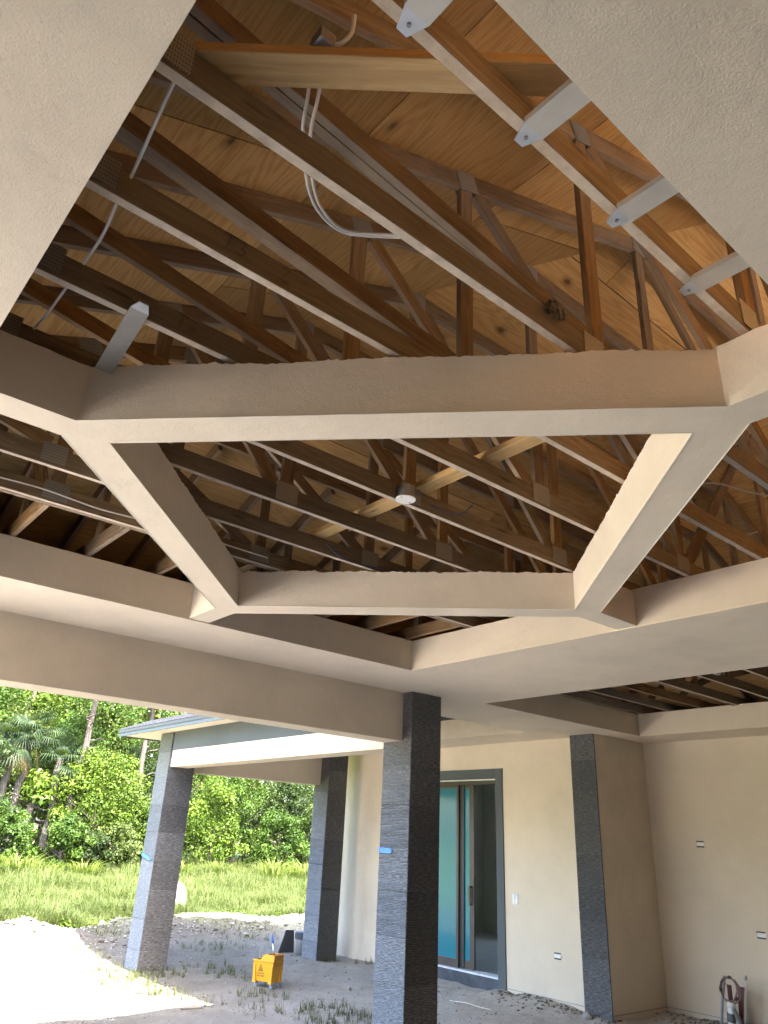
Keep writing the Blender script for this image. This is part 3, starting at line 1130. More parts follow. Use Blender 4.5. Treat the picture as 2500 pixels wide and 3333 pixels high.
def spline(pts, n=10):
    pts = [Vector(p) for p in pts]
    out = []
    for i in range(len(pts) - 1):
        a, b_, c_, d_ = pts[max(i - 1, 0)], pts[i], pts[i + 1], pts[min(i + 2, len(pts) - 1)]
        for s in range(n):
            t = s / n
            out.append(.5 * ((2 * b_) + (c_ - a) * t + (2 * a - 5 * b_ + 4 * c_ - d_) * t * t + (3 * b_ - a - 3 * c_ + d_) * t ** 3))
    out.append(pts[-1])
    return out


def cable(name, pts, r, mat, label):
    o = MB().tube(spline([W(*p) for p in pts], 8), r, 8).build(name, mat, None, True)
    return tag(o, label, 'cable', 'cables in the ceiling')


cable('cable', [(.255, .985, 1.275), (.259, 1.054, 1.25), (.279, 1.233, 1.255), (.284, 1.32, 1.25), (.297, 1.447, 1.25), (.300, 1.578, 1.262), (.293, 1.838, 1.25), (.288, 1.95, 1.26)], .0062, 'cable_white', 'single white cable sagging across the chords at the left soffit')
cable('cable', [(.455, .84, 1.32), (.472, .872, 1.305), (.504, .932, 1.29), (.59, 1.039, 1.30), (.655, 1.085, 1.30), (.728, 1.094, 1.30), (.80, 1.05, 1.302), (.90, .975, 1.31)], .0062, 'cable_white', 'white cable loop hanging below the pale flat board, left strand')
cable('cable', [(.475, .83, 1.32), (.490, .865, 1.305), (.522, .932, 1.292), (.602, 1.034, 1.302), (.662, 1.078, 1.302), (.730, 1.088, 1.302), (.80, 1.043, 1.304), (.90, .968, 1.312)], .0062, 'cable_white', 'white cable loop hanging below the pale flat board, right strand')
cable('cable', [(.10, 3.004 - .05, 1.222), (.35, 2.954, 1.215), (.62, 2.954, 1.226), (.86, 2.954, 1.214), (1.05, 2.956, 1.222), (1.3, 2.954, 1.226), (1.7, 2.954, 1.223)], .0062, 'cable_white', 'white cable stapled along the girder in the left opening')
cable('cable', [(1.80, 1.925, 1.215), (1.86, 1.90, 1.195), (1.93, 1.87, 1.198), (1.96, 1.835, 1.235)], .0042, 'cable_blue', 'short dark blue wire tail beside the round fan box')
cable('cable', [(1.80, 2.61, 1.235), (1.88, 2.60, 1.19), (2.0, 2.615, 1.188), (2.2, 2.614, 1.21), (2.45, 2.614, 1.24)], .0045, 'cable_blue', 'dark blue wire slung under the far chord of the diamond opening')
cable('cable', [(3.1, 1.12, 1.42), (2.9, 1.17, 1.40), (2.75, 1.22, 1.40), (2.62, 1.31, 1.36)], .007, 'cable_grey', 'pair of grey cables high in the right opening, upper one')
cable('cable', [(2.72, 1.33, 1.40), (2.83, 1.31, 1.27), (2.98, 1.29, 1.245), (3.13, 1.23, 1.30)], .007, 'cable_grey', 'grey cable drooping in the right opening')

# fan box
fb = empty('fan_box', W(1.675, 1.93, CH), 'round galvanised fan box with white cover plate on the middle chord', 'electrical box')
MB().tube([W(1.675, 1.918, 1.192), W(1.675, 1.918, 1.243)], .058, 20).build('can', 'steel_dull', fb)
MB().tube([W(1.675, 1.918, 1.1895), W(1.675, 1.918, 1.1925)], .066, 28).build('cover', 'plastic_white', fb)
MB().ubox((1.625, 1.944, 1.20), (1.66, 1.950, 1.26)).build('bracket', 'box_dark', fb)
for s in (-1, 1):
    MB().tube([W(1.675 + s * .028, 1.918 + s * .008, 1.1885), W(1.675 + s * .028, 1.918 + s * .008, 1.1894)], .006, 8).build('screw', 'steel_dull', fb)
# box on the near board
jb = empty('junction_box', W(.43, .72, 1.26), 'dark junction box on the pale flat board with a cut white cable sticking out', 'electrical box')
MB().ubox((.414, .746, zb + .016), (.446, .782, zb + .045)).build('case', 'steel_dull', jb, bevel=.006)
MB().tube(spline([W(.445, .755, 1.30), W(.455, .735, 1.30), W(.462, .722, 1.32), W(.458, .712, 1.35)], 5), .0075, 8).build('cable_end', 'cable_white', jb, True)
# box in the right tray
rb = empty('ceiling_box', W(5.7, 2.9, 1.25), 'small white box with a dark wire on a pale board over the right tray', 'electrical box')
MB().tube([W(5.45, 2.62, 1.235), W(5.45, 2.62, 1.29)], .06, 16).build('can', 'plastic_white', rb)
member('board', W(5.5, 2.84, 1.292), W(5.5, 2.0, 1.292), .13, .042, 'timber_new', rb)
# wasp nest on a web
wn_ = MB()
cpos = W(1.27, .898, 1.262)
for q in range(26):
    a = random.random() * 6.28
    d = random.random() ** .5 * .05
    p = cpos + Vector((math.cos(a) * d * 1.3, -.014, math.sin(a) * d))
    wn_.tube([p, p + Vector((0, .016, 0))], .010, 6)
nest = empty('wasp_nest', cpos, 'small grey paper wasp nest stuck to the side of a chord', 'wasp nest')
wo = wn_.build('comb', 'wasp_nest', nest)
wo['kind'] = 'stuff'


GL = {'T': [[(0, 1), (.8, 1.05)], [(.4, 1.02), (.35, 0)]], '2': [[(.05, .8), (.3, 1), (.55, .8), (.3, .35), (0, 0), (.7, .05)]], '3': [[(0, .95), (.45, .95), (.25, .55), (.55, .3), (.3, 0), (0, .1)]],
      '5': [[(.6, 1), (.1, 1), (.05, .6), (.45, .55), (.5, .15), (0, 0)]], '6': [[(.5, 1), (.15, .6), (.05, .2), (.3, 0), (.5, .25), (.1, .35)]], '0': [[(.3, 1), (.02, .6), (.1, .1), (.35, 0), (.55, .5), (.3, 1)]], '4': [[(.15, 1), (.05, .45), (.6, .5)], [(.45, .9), (.4, 0)]]}


def chalk(text, x, y, z, size, parent, tilt=0.0):
    b_ = MB()
    cxp = 0.0
    for ch in text:
        for st in GL.get(ch, []):
            b_.tube([Vector(((cxp + a + c_ * .15) * size, 0, c_ * size)) for a, c_ in st], .0014, 4)
        cxp += .95
    o = b_.build('marking', 'print_black')
    o.parent = parent
    o['kind'] = 'stuff'
    o.rotation_euler = (0, -tilt, 0)
    o.location = W(x, y, z) - Vector((0, TW / 2 + .0012, 0)) - origin(parent)
    return o


tp = math.atan(SL)
zt = lambda x: SZ + SL * (x - SX0) - TD * k / 2 / U
chalk('T2', .62, 1.595, zt(.62) - .016, .075, trusses[1.595], tp)
chalk('T3  2', .50, 1.255, chz - .012, .07, trusses[1.255])
chalk('560', .80, 1.255, zt(.80) - .016, .07, trusses[1.255], tp)
chalk('T3', .55, 1.595, chz - .012, .065, trusses[1.595])
chalk('23 4 4', 2.0, 2.30, chz - .014, .07, trusses[2.30])

# ------------------------------------------------------------------ stone columns
RIBS = 28


def tile_mesh(w, h, seed):
    rr = random.Random(seed)
    cols = 5
    vs_, fs = [], []
    rows = RIBS * 2 + 1
    for r_ in range(rows):
        t = r_ / (rows - 1)
        for c_ in range(cols + 1):
            s = c_ / cols
            proud = (.0075 if r_ % 2 else .0012) * rr.uniform(.75, 1.15)
            if r_ in (0, rows - 1):
                proud = .0
            vs_.append((s * w - w / 2, -proud, t * h * .994 + rr.uniform(-.0007, .0007) + .003 * h))
    for r_ in range(rows - 1):
        for c_ in range(cols):
            a = r_ * (cols + 1) + c_
            fs.append((a, a + 1, a + cols + 2, a + cols + 1))
    nb = len(vs_)
    # closed back
    vs_ += [(-w / 2, .02, 0), (w / 2, .02, 0), (w / 2, .02, h), (-w / 2, .02, h)]
    top = (rows - 1) * (cols + 1)
    fs += [(nb, nb + 3, nb + 2, nb + 1)]
    fs += [tuple([nb + 1] + [c_ for c_ in range(cols, -1, -1)] + [nb])]
    fs += [tuple([nb + 3] + [top + c_ for c_ in range(cols + 1)] + [nb + 2])]
    fs += [tuple([nb] + [r_ * (cols + 1) for r_ in range(rows)] + [nb + 3]), tuple([nb + 2] + [r_ * (cols + 1) + cols for r_ in range(rows - 1, -1, -1)] + [nb + 1])]
    me = bpy.data.meshes.new('stone_tile')
    me.from_pydata(vs_, [], fs)
    me.materials.append(MAT['ledger_stone'])
    return me


def column(x0, x1, y0, y1, z1, label, th=.27, faces='-x -y +x +y'):
    T = empty('porch_column', W((x0 + x1) / 2, (y0 + y1) / 2, -1.3), label, 'column', 'stone clad columns')
    ins = .018 / U
    MB().ubox((x0 + ins, y0 + ins, -1.45), (x1 - ins, y1 - ins, z1 - .001)).build('core', 'stucco_trim', T)
    for fc in faces.split():
        wd = ((y1 - y0) if 'x' in fc else (x1 - x0)) * U
        meshes = [tile_mesh(wd - .001, th * U, s_) for s_ in range(4)]
        z = -1.40
        i = 0
        while z < z1 - .01:
            hh = min(th, z1 - z)
            o = bpy.data.objects.new('stone_tile', meshes[(i + hash(fc) % 3) % 4] if hh == th else tile_mesh(wd - .001, hh * U, 9))
            link(o, T)
            cxx, cyy = (x0 + x1) / 2, (y0 + y1) / 2
            rot, px, py = {'-y': (0, cxx, y0), '+x': (90, x1, cyy), '+y': (180, cxx, y1), '-x': (270, x0, cyy)}[fc]
            o.rotation_euler = (0, 0, math.radians(rot))
            o.location = W(px, py, z) - origin(T)
            z += th
            i += 1
    return T


import zlib
hash = lambda s: zlib.crc32(s.encode())
column(3.66, 3.95, 4.035, 4.335, HZ, 'large black ribbed stone column in the middle, beam butting against it')
column(3.635, 3.94, 7.915, 8.215, .965, 'black ribbed stone column standing out in the yard under the eave corner')
column(5.735, 6.02, 7.83, 8.12, HZ - .01, 'black ribbed stone column by the far end of the door wall, a pail behind it')
cr = empty('stone_pilaster', W(6.15, 4.35, -1.3), 'flat strip of ribbed grey stone on the end of the wall right of the door', 'pilaster')
meshes = [tile_mesh(.271 * U, .27 * U, 20 + s_) for s_ in range(4)]
z = -1.40
i = 0
while z < HZ - .012:
    hh = min(.27, HZ - .002 - z)
    o = bpy.data.objects.new('stone_tile', meshes[i % 4] if hh == .27 else tile_mesh(.271 * U, hh * U, 31))
    link(o, cr)
    o.rotation_euler = (0, 0, math.radians(270))
    o.location = W(6.150, 4.352, z) - origin(cr)
    z += .27
    i += 1


def tape(loc, sy, sz, rot, label):
    b_ = MB()
    n_ = 6
    pts = [(0, s / n_ * sy - sy / 2) for s in range(n_ + 1)]
    vs_ = []
    for i_, (_, yy) in enumerate(pts):
        dx = -.004 - .003 * math.sin(i_ * 1.3)
        cut = sz * .22 if i_ == 0 else 0
        vs_ += [(dx, yy, -sz / 2 + cut), (dx, yy, sz / 2 - cut), (dx + .0015, yy, sz / 2 - cut), (dx + .0015, yy, -sz / 2 + cut)]
    fs = []
    for i_ in range(n_):
        for k_ in range(4):
            fs.append((i_ * 4 + k_, i_ * 4 + (k_ + 1) % 4, (i_ + 1) * 4 + (k_ + 1) % 4, (i_ + 1) * 4 + k_))
    fs += [(0, 1, 2, 3), (n_ * 4, n_ * 4 + 3, n_ * 4 + 2, n_ * 4 + 1)]
    b_.add(vs_, fs)
    o = b_.build('painter_tape', 'tape_blue')
    o.location = loc
    o.rotation_euler = (rot, 0, 0)
    return tag(o, label, 'tape', 'strips of blue tape')


tape(W(3.652, 4.262, -.078), .135 * U, .034 * U, math.radians(0), 'strip of blue painter tape on the middle stone column')
tape(W(3.627, 8.10, -.290), .235 * U, .028 * U, math.radians(10), 'strip of blue painter tape on the column in the yard')

# ------------------------------------------------------------------ switches and outlets on the walls
def outlet(loc, along, horizontal, label):
    T = empty('wall_outlet', loc, label, 'outlet', 'bare electrical devices')
    w, h_ = (.135, .075) if horizontal else (.075, .135)
    L = Vector(loc)
    MB().box(L + Vector((-.003, -w * .44, -h_ * .62)), L + Vector((.03, w * .48, h_ * .62))).build('box', 'box_dark', T)
    MB().box(L + Vector((-.014, -w * .54, -h_ * .34)), L + Vector((-.002, w * .40, h_ * .38))).build('device', 'plastic_white', T, bevel=.003)
    for s in (-1, 1):
        q = L + (Vector((0, s * w * .27, 0)) if horizontal else Vector((0, 0, s * h_ * .27)))
        MB().box(q + Vector((-.019, -.018, -.018)), q + Vector((-.0135, .018, .018))).build('socket', 'plastic_white', T, bevel=.003)
    return T


outlet(W(DWX, 4.848, -.915), 'y', True, 'bare white outlet low on the cream wall between door and stone strip')
outlet(W(7.0, 3.729, .078), 'y', True, 'bare white outlet high on the right wall')
outlet(W(7.0, 3.286, -.603), 'y', True, 'bare white outlet at the right edge, lower on the right wall')
sw = empty('light_switch', W(DWX, 5.332, -.49), 'double white light switch beside the door surround', 'light switch')
L = W(DWX, 5.332, -.49)
MB().box(L + Vector((-.004, -.062, -.082)), L + Vector((.02, .062, .082))).build('box', 'sill_pale', sw)
for s in (-1, 1):
    MB().box(L + Vector((-.014, s * .030 - .022, -.070)), L + Vector((-.003, s * .030 + .022, .070))).build('rocker', 'plastic_white', sw, bevel=.004)

# ------------------------------------------------------------------ mop bucket
def gz(x, y):
    return ground_z(x, y)


mbk = empty('mop_bucket', Vector((4.405 * U, 6.765 * U, gz(4.405, 6.765))), 'yellow mop bucket on casters with wringer and blue grip', 'mop bucket')
mang = math.radians(-69)
mR = Matrix.Rotation(mang, 4, 'Z')


def mp(x, y, z):
    return origin(mbk) + mR @ Vector((x, y, z))


def loft(b_, rects):
    vs_, fs = [], []
    for (hx, hy, ox, z_) in rects:
        vs_ += [mp(ox - hx, -hy, z_), mp(ox + hx, -hy, z_), mp(ox + hx, hy, z_), mp(ox - hx, hy, z_)]
    for i_ in range(len(rects) - 1):
        for k_ in range(4):
            fs.append((i_ * 4 + k_, i_ * 4 + (k_ + 1) % 4, i_ * 4 + 4 + (k_ + 1) % 4, i_ * 4 + 4 + k_))
    fs.append((0, 3, 2, 1))
    e_ = (len(rects) - 1) * 4
    fs.append((e_, e_ + 1, e_ + 2, e_ + 3))
    b_.add(vs_, fs)


# local frame: the printed side faces -y, length along x
b_ = MB()
loft(b_, [(.165, .115, 0, .085), (.190, .135, 0, .355), (.204, .147, 0, .356), (.204, .147, 0, .375), (.190, .133, 0, .3755), (.160, .108, 0, .11)])
b_.build('tub', 'plastic_yellow', mbk, bevel=.004)
for sx in (-1, 1):
    for sy in (-1, 1):
        q = MB()
        vs_ = []
        for z_, hx in ((.064, .034), (.12, .027), (.32, .020)):
            cxx, cyy = sx * (.150 + z_ * .06), sy * (.104 + z_ * .06)
            vs_ += [mp(cxx - hx, cyy - hx, z_), mp(cxx + hx, cyy - hx, z_), mp(cxx + hx, cyy + hx, z_), mp(cxx - hx, cyy + hx, z_)]
        q.add(vs_, [(0, 3, 2, 1), (0, 1, 5, 4), (1, 2, 6, 5), (2, 3, 7, 6), (3, 0, 4, 7), (4, 5, 9, 8), (5, 6, 10, 9), (6, 7, 11, 10), (7, 4, 8, 11), (8, 9, 10, 11)])
        q.build('leg', 'plastic_yellow', mbk, bevel=.003)
        ca = empty('caster', mp(sx * .150, sy * .106, 0))
        ca.parent = mbk
        ca.location = mp(sx * .150, sy * .106, 0) - origin(mbk)
        MB().tube([mp(sx * .15 + .012, sy * .106 - .013, .034), mp(sx * .15 + .012, sy * .106 + .013, .034)], .034, 16).build('wheel', 'rubber_grey', ca)
        MB().box(mp(sx * .15, sy * .106, 0) + Vector((-.012, -.015, .03)), mp(sx * .15, sy * .106, 0) + Vector((.012, .015, .06))).build('fork', 'steel_galvanised', ca)
b_ = MB()
loft(b_, [(.090, .120, .105, .30), (.094, .128, .105, .44), (.100, .134, .105, .455), (.084, .118, .105, .456), (.08, .112, .105, .33)])
b_.build('wringer', 'plastic_yellow_dark', mbk, bevel=.004)
b_ = MB()
b_.add([mp(-.06, -.136, .376), mp(.205, -.136, .376), mp(.205, -.136, .45), (mp(.05, -.136, .462)), mp(-.01, -.136, .44), mp(-.06, -.122, .376), mp(.205, -.122, .376), mp(.205, -.122, .45), mp(.05, -.122, .462), mp(-.01, -.122, .44)],
       [(0, 1, 2, 3, 4), (5, 9, 8, 7, 6), (0, 1, 6, 5), (1, 2, 7, 6), (2, 3, 8, 7), (3, 4, 9, 8), (4, 0, 5, 9)])
b_.build('wringer_cheek', 'plastic_yellow', mbk)
for i_ in range(4):
    z_ = .335 + i_ * .030 + .04
    MB().add([mp(.2075, -.10, z_), mp(.2075, .10, z_), mp(.2075, .10, z_ + .010), mp(.2075, -.10, z_ + .010), mp(.200, -.10, z_), mp(.200, .10, z_), mp(.200, .10, z_ + .010), mp(.200, -.10, z_ + .010)],
             [(0, 1, 2, 3), (4, 7, 6, 5), (0, 4, 5, 1), (3, 2, 6, 7), (0, 3, 7, 4), (1, 5, 6, 2)]).build('wringer_slot', 'plastic_yellow_dark', mbk)
MB().tube([mp(.09, .0, .42), mp(.065, .012, .52), mp(.035, .02, .60)], .011, 10).build('lever', 'steel_galvanised', mbk, True)
MB().tube([mp(.035, .02, .60), mp(.012, .027, .665), mp(-.006, .032, .715)], [.016, .018, .016], 10).build('grip', 'handle_blue', mbk, True)
MB().tube([mp(-.195, .0, .37), mp(-.165, .0, .52)], .005, 6).build('bail', 'steel_galvanised', mbk)
# warning print
def on_side(x, z_):
    t = (z_ - .085) / .27
    return mp(x, -(.115 + .020 * t) - .0025, z_)


pm = MB()
def poly2(pts):
    pm.add([on_side(a, c_) for a, c_ in pts], [tuple(range(len(pts)))])


cx0 = -.045
poly2([(cx0 - .048, .225), (cx0 + .048, .225), (cx0 + .040, .236), (cx0 - .040, .236)])
poly2([(cx0 - .048, .225), (cx0 - .034, .228), (cx0 + .003, .312), (cx0, .325)])
poly2([(cx0 + .048, .225), (cx0, .325), (cx0 - .003, .312), (cx0 + .034, .228)])
poly2([(cx0 - .020, .240), (cx0 - .004, .242), (cx0 + .012, .262), (cx0 + .002, .276), (cx0 - .008, .262)])
poly2([(cx0 + .004, .242), (cx0 + .026, .240), (cx0 + .012, .252)])
poly2([(cx0 + .004, .280), (cx0 + .013, .280), (cx0 + .013, .291), (cx0 + .004, .291)])
po = pm.build('warning_print', 'print_black', mbk)
po['kind'] = 'stuff'
for txt, zz_, sz_ in (('CAUTION', .185, .030), ('WET FLOOR', .152, .026)):
    cu = bpy.data.curves.new('lettering', 'FONT')
    cu.body = txt
    cu.size = sz_
    cu.align_x = 'CENTER'
    cu.extrude = .0004
    cu.offset = .0006
    tmp = bpy.data.objects.new('lettering_tmp', cu)
    COL.objects.link(tmp)
    bpy.context.view_layer.update()
    me = bpy.data.meshes.new_from_object(tmp)
    bpy.data.objects.remove(tmp)
    me.materials.clear()
    me.materials.append(MAT['print_black'])
    o = bpy.data.objects.new('lettering', me)
    o['kind'] = 'stuff'
    link(o, mbk)
    o.location = on_side(cx0, zz_) - origin(mbk)
    o.rotation_euler = (math.pi / 2 - .07, 0, mang)

# ------------------------------------------------------------------ pail, black panel, reel, stake, pipes, small litter
px_, py_ = 5.86, 8.30
pg = gz(px_, py_)
pail = empty('plastic_pail', Vector((px_ * U, py_ * U, pg)), 'dirty white plastic pail with dark lid behind the far column', 'pail')
PO = origin(pail)
MB().tube([PO + Vector((0, 0, 0)), PO + Vector((0, 0, .30)), PO + Vector((0, 0, .33)), PO + Vector((0, 0, .36))], [.135, .152, .160, .155], 24).build('body', 'pail_dirty', pail, True)
MB().tube([PO + Vector((0, 0, .275)), PO + Vector((0, 0, .375)), PO + Vector((0, 0, .38)), PO + Vector((0, 0, .395)), PO + Vector((0, 0, .398))], [.168, .170, .160, .160, .140], 24).build('lid', 'pail_lid', pail)
b_ = MB()
q0, q1 = W(5.66, 8.50, -1.31), W(5.83, 8.42, -1.31)
q2, q3 = q1 + Vector((.03, .10, .40)), q0 + Vector((.18, .04, .40))
th_ = Vector((0, .02, 0))
b_.add([q0, q1, q2, q3, q0 + th_, q1 + th_, q2 + th_, q3 + th_], [(0, 1, 2, 3), (4, 7, 6, 5), (0, 4, 5, 1), (1, 5, 6, 2), (2, 6, 7, 3), (3, 7, 4, 0)])
tag(b_.build('leaning_tile', 'black_stone', None, bevel=.003), 'black stone tile leaning against the white pail', 'tile')

rl = empty('cable_reel', Vector((6.47 * U, 13.0 * U, gz(6.47, 13.0))), 'round wooden cable reel on its edge in the grass, half behind the yard column', 'cable reel')
RO = origin(rl)
for s in (0, 1):
    ax = Vector((.80, -.35, .05)).normalized() if False else Vector((.45, -.9, .04)).normalized()
    c0 = RO + Vector((0, 0, .44)) - ax * (s * .38)
    b_ = MB()
    b_.tube([c0, c0 + ax * .035], .45, 28)
    b_.build('flange', 'wood_reel', rl)
MB().tube([RO + Vector((0, 0, .44)), RO + Vector((0, 0, .44)) - ax * .36], .17, 18).build('drum', 'wood_reel', rl)

tag(MB().tube([W(2.885, 9.42, -1.34), W(2.895, 9.50, -.985)], .018, 4).build('survey_stake', 'stake_wood'), 'thin orange wooden stake in the dirt at the left edge', 'stake')

cd = empty('conduit_pipe', W(6.80, 3.63, -1.3), 'thin grey conduit pipe standing in the soil before the right wall', 'pipe')
MB().tube([W(6.80, 3.635, -1.32), W(6.80, 3.595, -1.1), W(6.80, 3.55, -.92)], .019, 12).build('tube', 'pipe_grey', cd, True)
pv = empty('drain_pipe', W(6.8, 3.54, -1.3), 'white plastic pipe stub wrapped in black tape between red strips', 'pipe')
MB().tube([W(6.8, 3.545, -1.33), W(6.8, 3.525, -1.13)], .046, 16).build('pipe', 'plastic_white', pv, True)
MB().tube([W(6.8, 3.526, -1.135), W(6.8, 3.519, -1.095)], .054, 16).build('collar', 'plastic_white', pv, True)
MB().tube([W(6.8, 3.54, -1.235), W(6.8, 3.532, -1.175)], .057, 10).build('wrap', 'bag_grey', pv, True)
rs = empty('red_strip', W(6.83, 3.5, -1.3), 'upright dark red plastic strip behind the white pipe stub', 'plastic strip', 'dark red plastic strips')
b_ = MB()
b_.ubox((6.86, 3.535, -1.33), (6.866, 3.572, -.985))
b_.ubox((6.855, 3.572, -.985), (6.866, 3.58, -.98))
b_.build('sheet', 'red_vinyl', rs)
rs2 = empty('red_strip', W(6.83, 3.42, -1.3), 'leaning dark red plastic strip right of the white pipe stub', 'plastic strip', 'dark red plastic strips')
b_ = MB()
pts = [(6.86, 3.50, -1.33), (6.86, 3.475, -1.15), (6.86, 3.465, -1.06), (6.86, 3.45, -.985)]
vs_ = []
for i_, (a, c_, d_) in enumerate(pts):
    w_ = (.016, .020, .024, .026)[i_]
    vs_ += [W(a, c_ - w_, d_), W(a, c_ + w_, d_), W(a + .006, c_ + w_, d_), W(a + .006, c_ - w_, d_)]
fs = []
for i_ in range(3):
    for k_ in range(4):
        fs.append((i_ * 4 + k_, i_ * 4 + (k_ + 1) % 4, i_ * 4 + 4 + (k_ + 1) % 4, i_ * 4 + 4 + k_))
fs += [(0, 1, 2, 3), (12, 13, 14, 15)]
b_.add(vs_, fs)
b_.build('sheet', 'red_vinyl', rs2)
bg = MB().tube(spline([W(6.79, 3.50, -1.14), W(6.79, 3.48, -1.19), W(6.79, 3.455, -1.24), W(6.79, 3.44, -1.31)], 4), [.028] * 4 + [.035] * 4 + [.026] * 4 + [.016], 8).build('torn_bag', 'bag_grey', None, True)
tag(bg, 'torn grey plastic rag hanging off the white pipe stub', 'plastic rag')
cf = empty('fibre_rod', W(6.86, 3.42, -1.0), 'thin pale rod with a rounded tip rising behind the red strips', 'rod')
MB().tube([W(6.875, 3.47, -1.3), W(6.875, 3.41, -.93)], .006, 6).build('shaft', 'cable_white', cf)
MB().tube([W(6.875, 3.412, -.935), W(6.875, 3.408, -.92), W(6.875, 3.403, -.90)], [.010, .020, .008], 8).build('tip', 'pipe_grey', cf, True)
co = empty('cable_coil', W(6.78, 3.53, -1.0), 'coil of pinkish brown cable hung on the grey conduit pipe', 'cable coil')
for q in range(5):
    pts = []
    for s in range(33):
        a = s / 32 * 2 * math.pi
        rr_ = .080 + random.uniform(-.005, .005) + q * .0028
        pts.append(W(6.775 + q * .004, 3.520 - math.cos(a) * (rr_ * .88) - .003 * q, -1.000 + math.sin(a) * rr_ * (.98 if math.sin(a) > 0 else 1.05) - q * .004 + .008 * math.cos(a)))
    MB().tube(pts, .0062, 6, False).build('strand', 'copper_cable', co, True)
for a in (1.35, 3.3, 5.5):
    c0 = W(6.783, 3.515 - math.cos(a) * .074, -1.004 + math.sin(a) * .085)
    MB().tube([c0 - Vector((.0, .022 * math.sin(a), .022 * math.cos(a))), c0 + Vector((0, .022 * math.sin(a), .022 * math.cos(a)))], .020, 8).build('tie', 'box_dark', co)
tag(MB().tube(spline([W(5.46, 5.42, -1.285), W(5.50, 5.25, -1.28), W(5.51, 5.1, -1.286), W(5.53, 5.0, -1.288)], 4), .0045, 6).build('stick', 'cable_white', None, True), 'thin white stick lying on the dirt before the door', 'stick')
bs = empty('brick_shard', Vector((3.36 * U, 6.22 * U, gz(3.36, 6.22))), 'flat reddish board scrap at the corner of the sunlit ground', 'scrap')
b_ = MB()
BO_ = origin(bs)
b_.add([BO_ + Vector(p) for p in ((-.17, -.04, .0), (.13, -.07, .0), (.17, .05, .0), (-.12, .06, .0), (-.17, -.04, .025), (.13, -.07, .02), (.17, .05, .022), (-.12, .06, .028))], [(0, 3, 2, 1), (4, 5, 6, 7), (0, 1, 5, 4), (1, 2, 6, 5), (2, 3, 7, 6), (3, 0, 4, 7)])
b_.build('scrap', 'wood_reel', bs)


def rock_verts(r, seed):
    rr = random.Random(seed)
    bm = bmesh.new()
    bmesh.ops.create_icosphere(bm, subdivisions=1, radius=1)
    sx, sy, sz = rr.uniform(.7, 1.3), rr.uniform(.7, 1.3), rr.uniform(.45, .85)
    V_ = np.array([[v.co.x * sx, v.co.y * sy, v.co.z * sz] for v in bm.verts]) * (1 + np.array([rr.uniform(-.22, .22) for _ in bm.verts])[:, None])
    F_ = np.array([[v.index for v in f.verts] for f in bm.faces])
    bm.free()
    return V_ * r, F_


rocks = [rock_verts(1, s_) for s_ in range(6)]
for x, y, r_, lab in ((6.07, 4.40, .085, 'pale stone lump at the foot of the stone strip'), (5.02, 6.30, .05, 'small pale stone on the dirt right of the mop bucket'), (3.98, 5.02, .03, 'little dark clod left of the middle column foot')):
    V_, F_ = rocks[int(x * 100) % 6]
    o = np_mesh('stone', V_ * r_ + np.array([x * U, y * U, gz(x, y) + r_ * .35]), F_, 'rubble')
    tag(o, lab, 'stone')

# loose rubble over bank and yard
VV, FF, nb = [], [], 0


def scatter_rock(x, y, r_):
    global nb
    V_, F_ = rocks[random.randrange(6)]
    a = random.random() * 6.28
    c_, s_ = math.cos(a), math.sin(a)
    R_ = np.array([[c_, -s_, 0], [s_, c_, 0], [0, 0, 1]])
    VV.append(V_ @ R_.T * r_ + np.array([x * U, y * U, gz(x, y) + r_ * .2]))
    FF.append(F_ + nb)
    nb += len(V_)


cnt = 0
while cnt < 3400:
    x, y = random.uniform(1.8, 8.2), random.uniform(8.2, 11.4)
    if random.random() < min(1, ridge(x, y) * 5 + .03):
        scatter_rock(x, y, random.uniform(.008, .03) * (2.4 if random.random() < .08 else 1))
        cnt += 1
for _ in range(5000):
    x, y = random.uniform(2.0, 6.2), random.uniform(4.4, 9.5)
    scatter_rock(x, y, random.uniform(.003, .010) * (2.2 if random.random() < .04 else 1))
for _ in range(420):
    y = random.uniform(3.2, 5.5)
    x = (6.98 if y < 4.2 else 6.27) - abs(random.gauss(0, .14)) - .01
    scatter_rock(x, y, random.uniform(.008, .026))
for _ in range(2600):
    x, y = random.uniform(1.9, 3.7), random.uniform(6.2, 10.2)
    if noise.noise(Vector((x * 2.3, y * 1.7, 5))) > -.12:
        scatter_rock(x, y, random.uniform(.006, .020) * (2.2 if random.random() < .05 else 1))
rub = np_mesh('rubble', np.concatenate(VV), np.concatenate(FF), 'pebble')
tag(rub, 'loose limestone rubble and pebbles strewn over the dirt bank and yard', 'rubble', kind='stuff')


# ------------------------------------------------------------------ grass, weeds
def blades(px, py, pz, h, w, bend, yaw):
    """bent two-segment blades from arrays of roots"""
    n_ = len(px)
    d = np.stack([np.cos(yaw), np.sin(yaw), np.zeros(n_)], 1)
    s = np.stack([-np.sin(yaw), np.cos(yaw), np.zeros(n_)], 1)
    base = np.stack([px, py, pz], 1)
    zz = np.array([0, 0, 1.0])
    mid = base + zz * (h * .6)[:, None] + d * (bend * h * .22)[:, None]
    tip = base + zz * (h * (1 - .25 * bend))[:, None] + d * (bend * h * .75)[:, None]
    hw = (w / 2)[:, None] * s
    V_ = np.stack([base - hw, base + hw, mid + hw * .8, mid - hw * .8, tip], 1).reshape(-1, 3)
    i_ = np.arange(n_) * 5
    quads = np.stack([i_, i_ + 1, i_ + 2, i_ + 3], 1)
    tris = np.stack([i_ + 3, i_ + 2, i_ + 4, i_ + 4], 1)
    return V_, quads, np.stack([i_ + 3, i_ + 2, i_ + 4], 1)


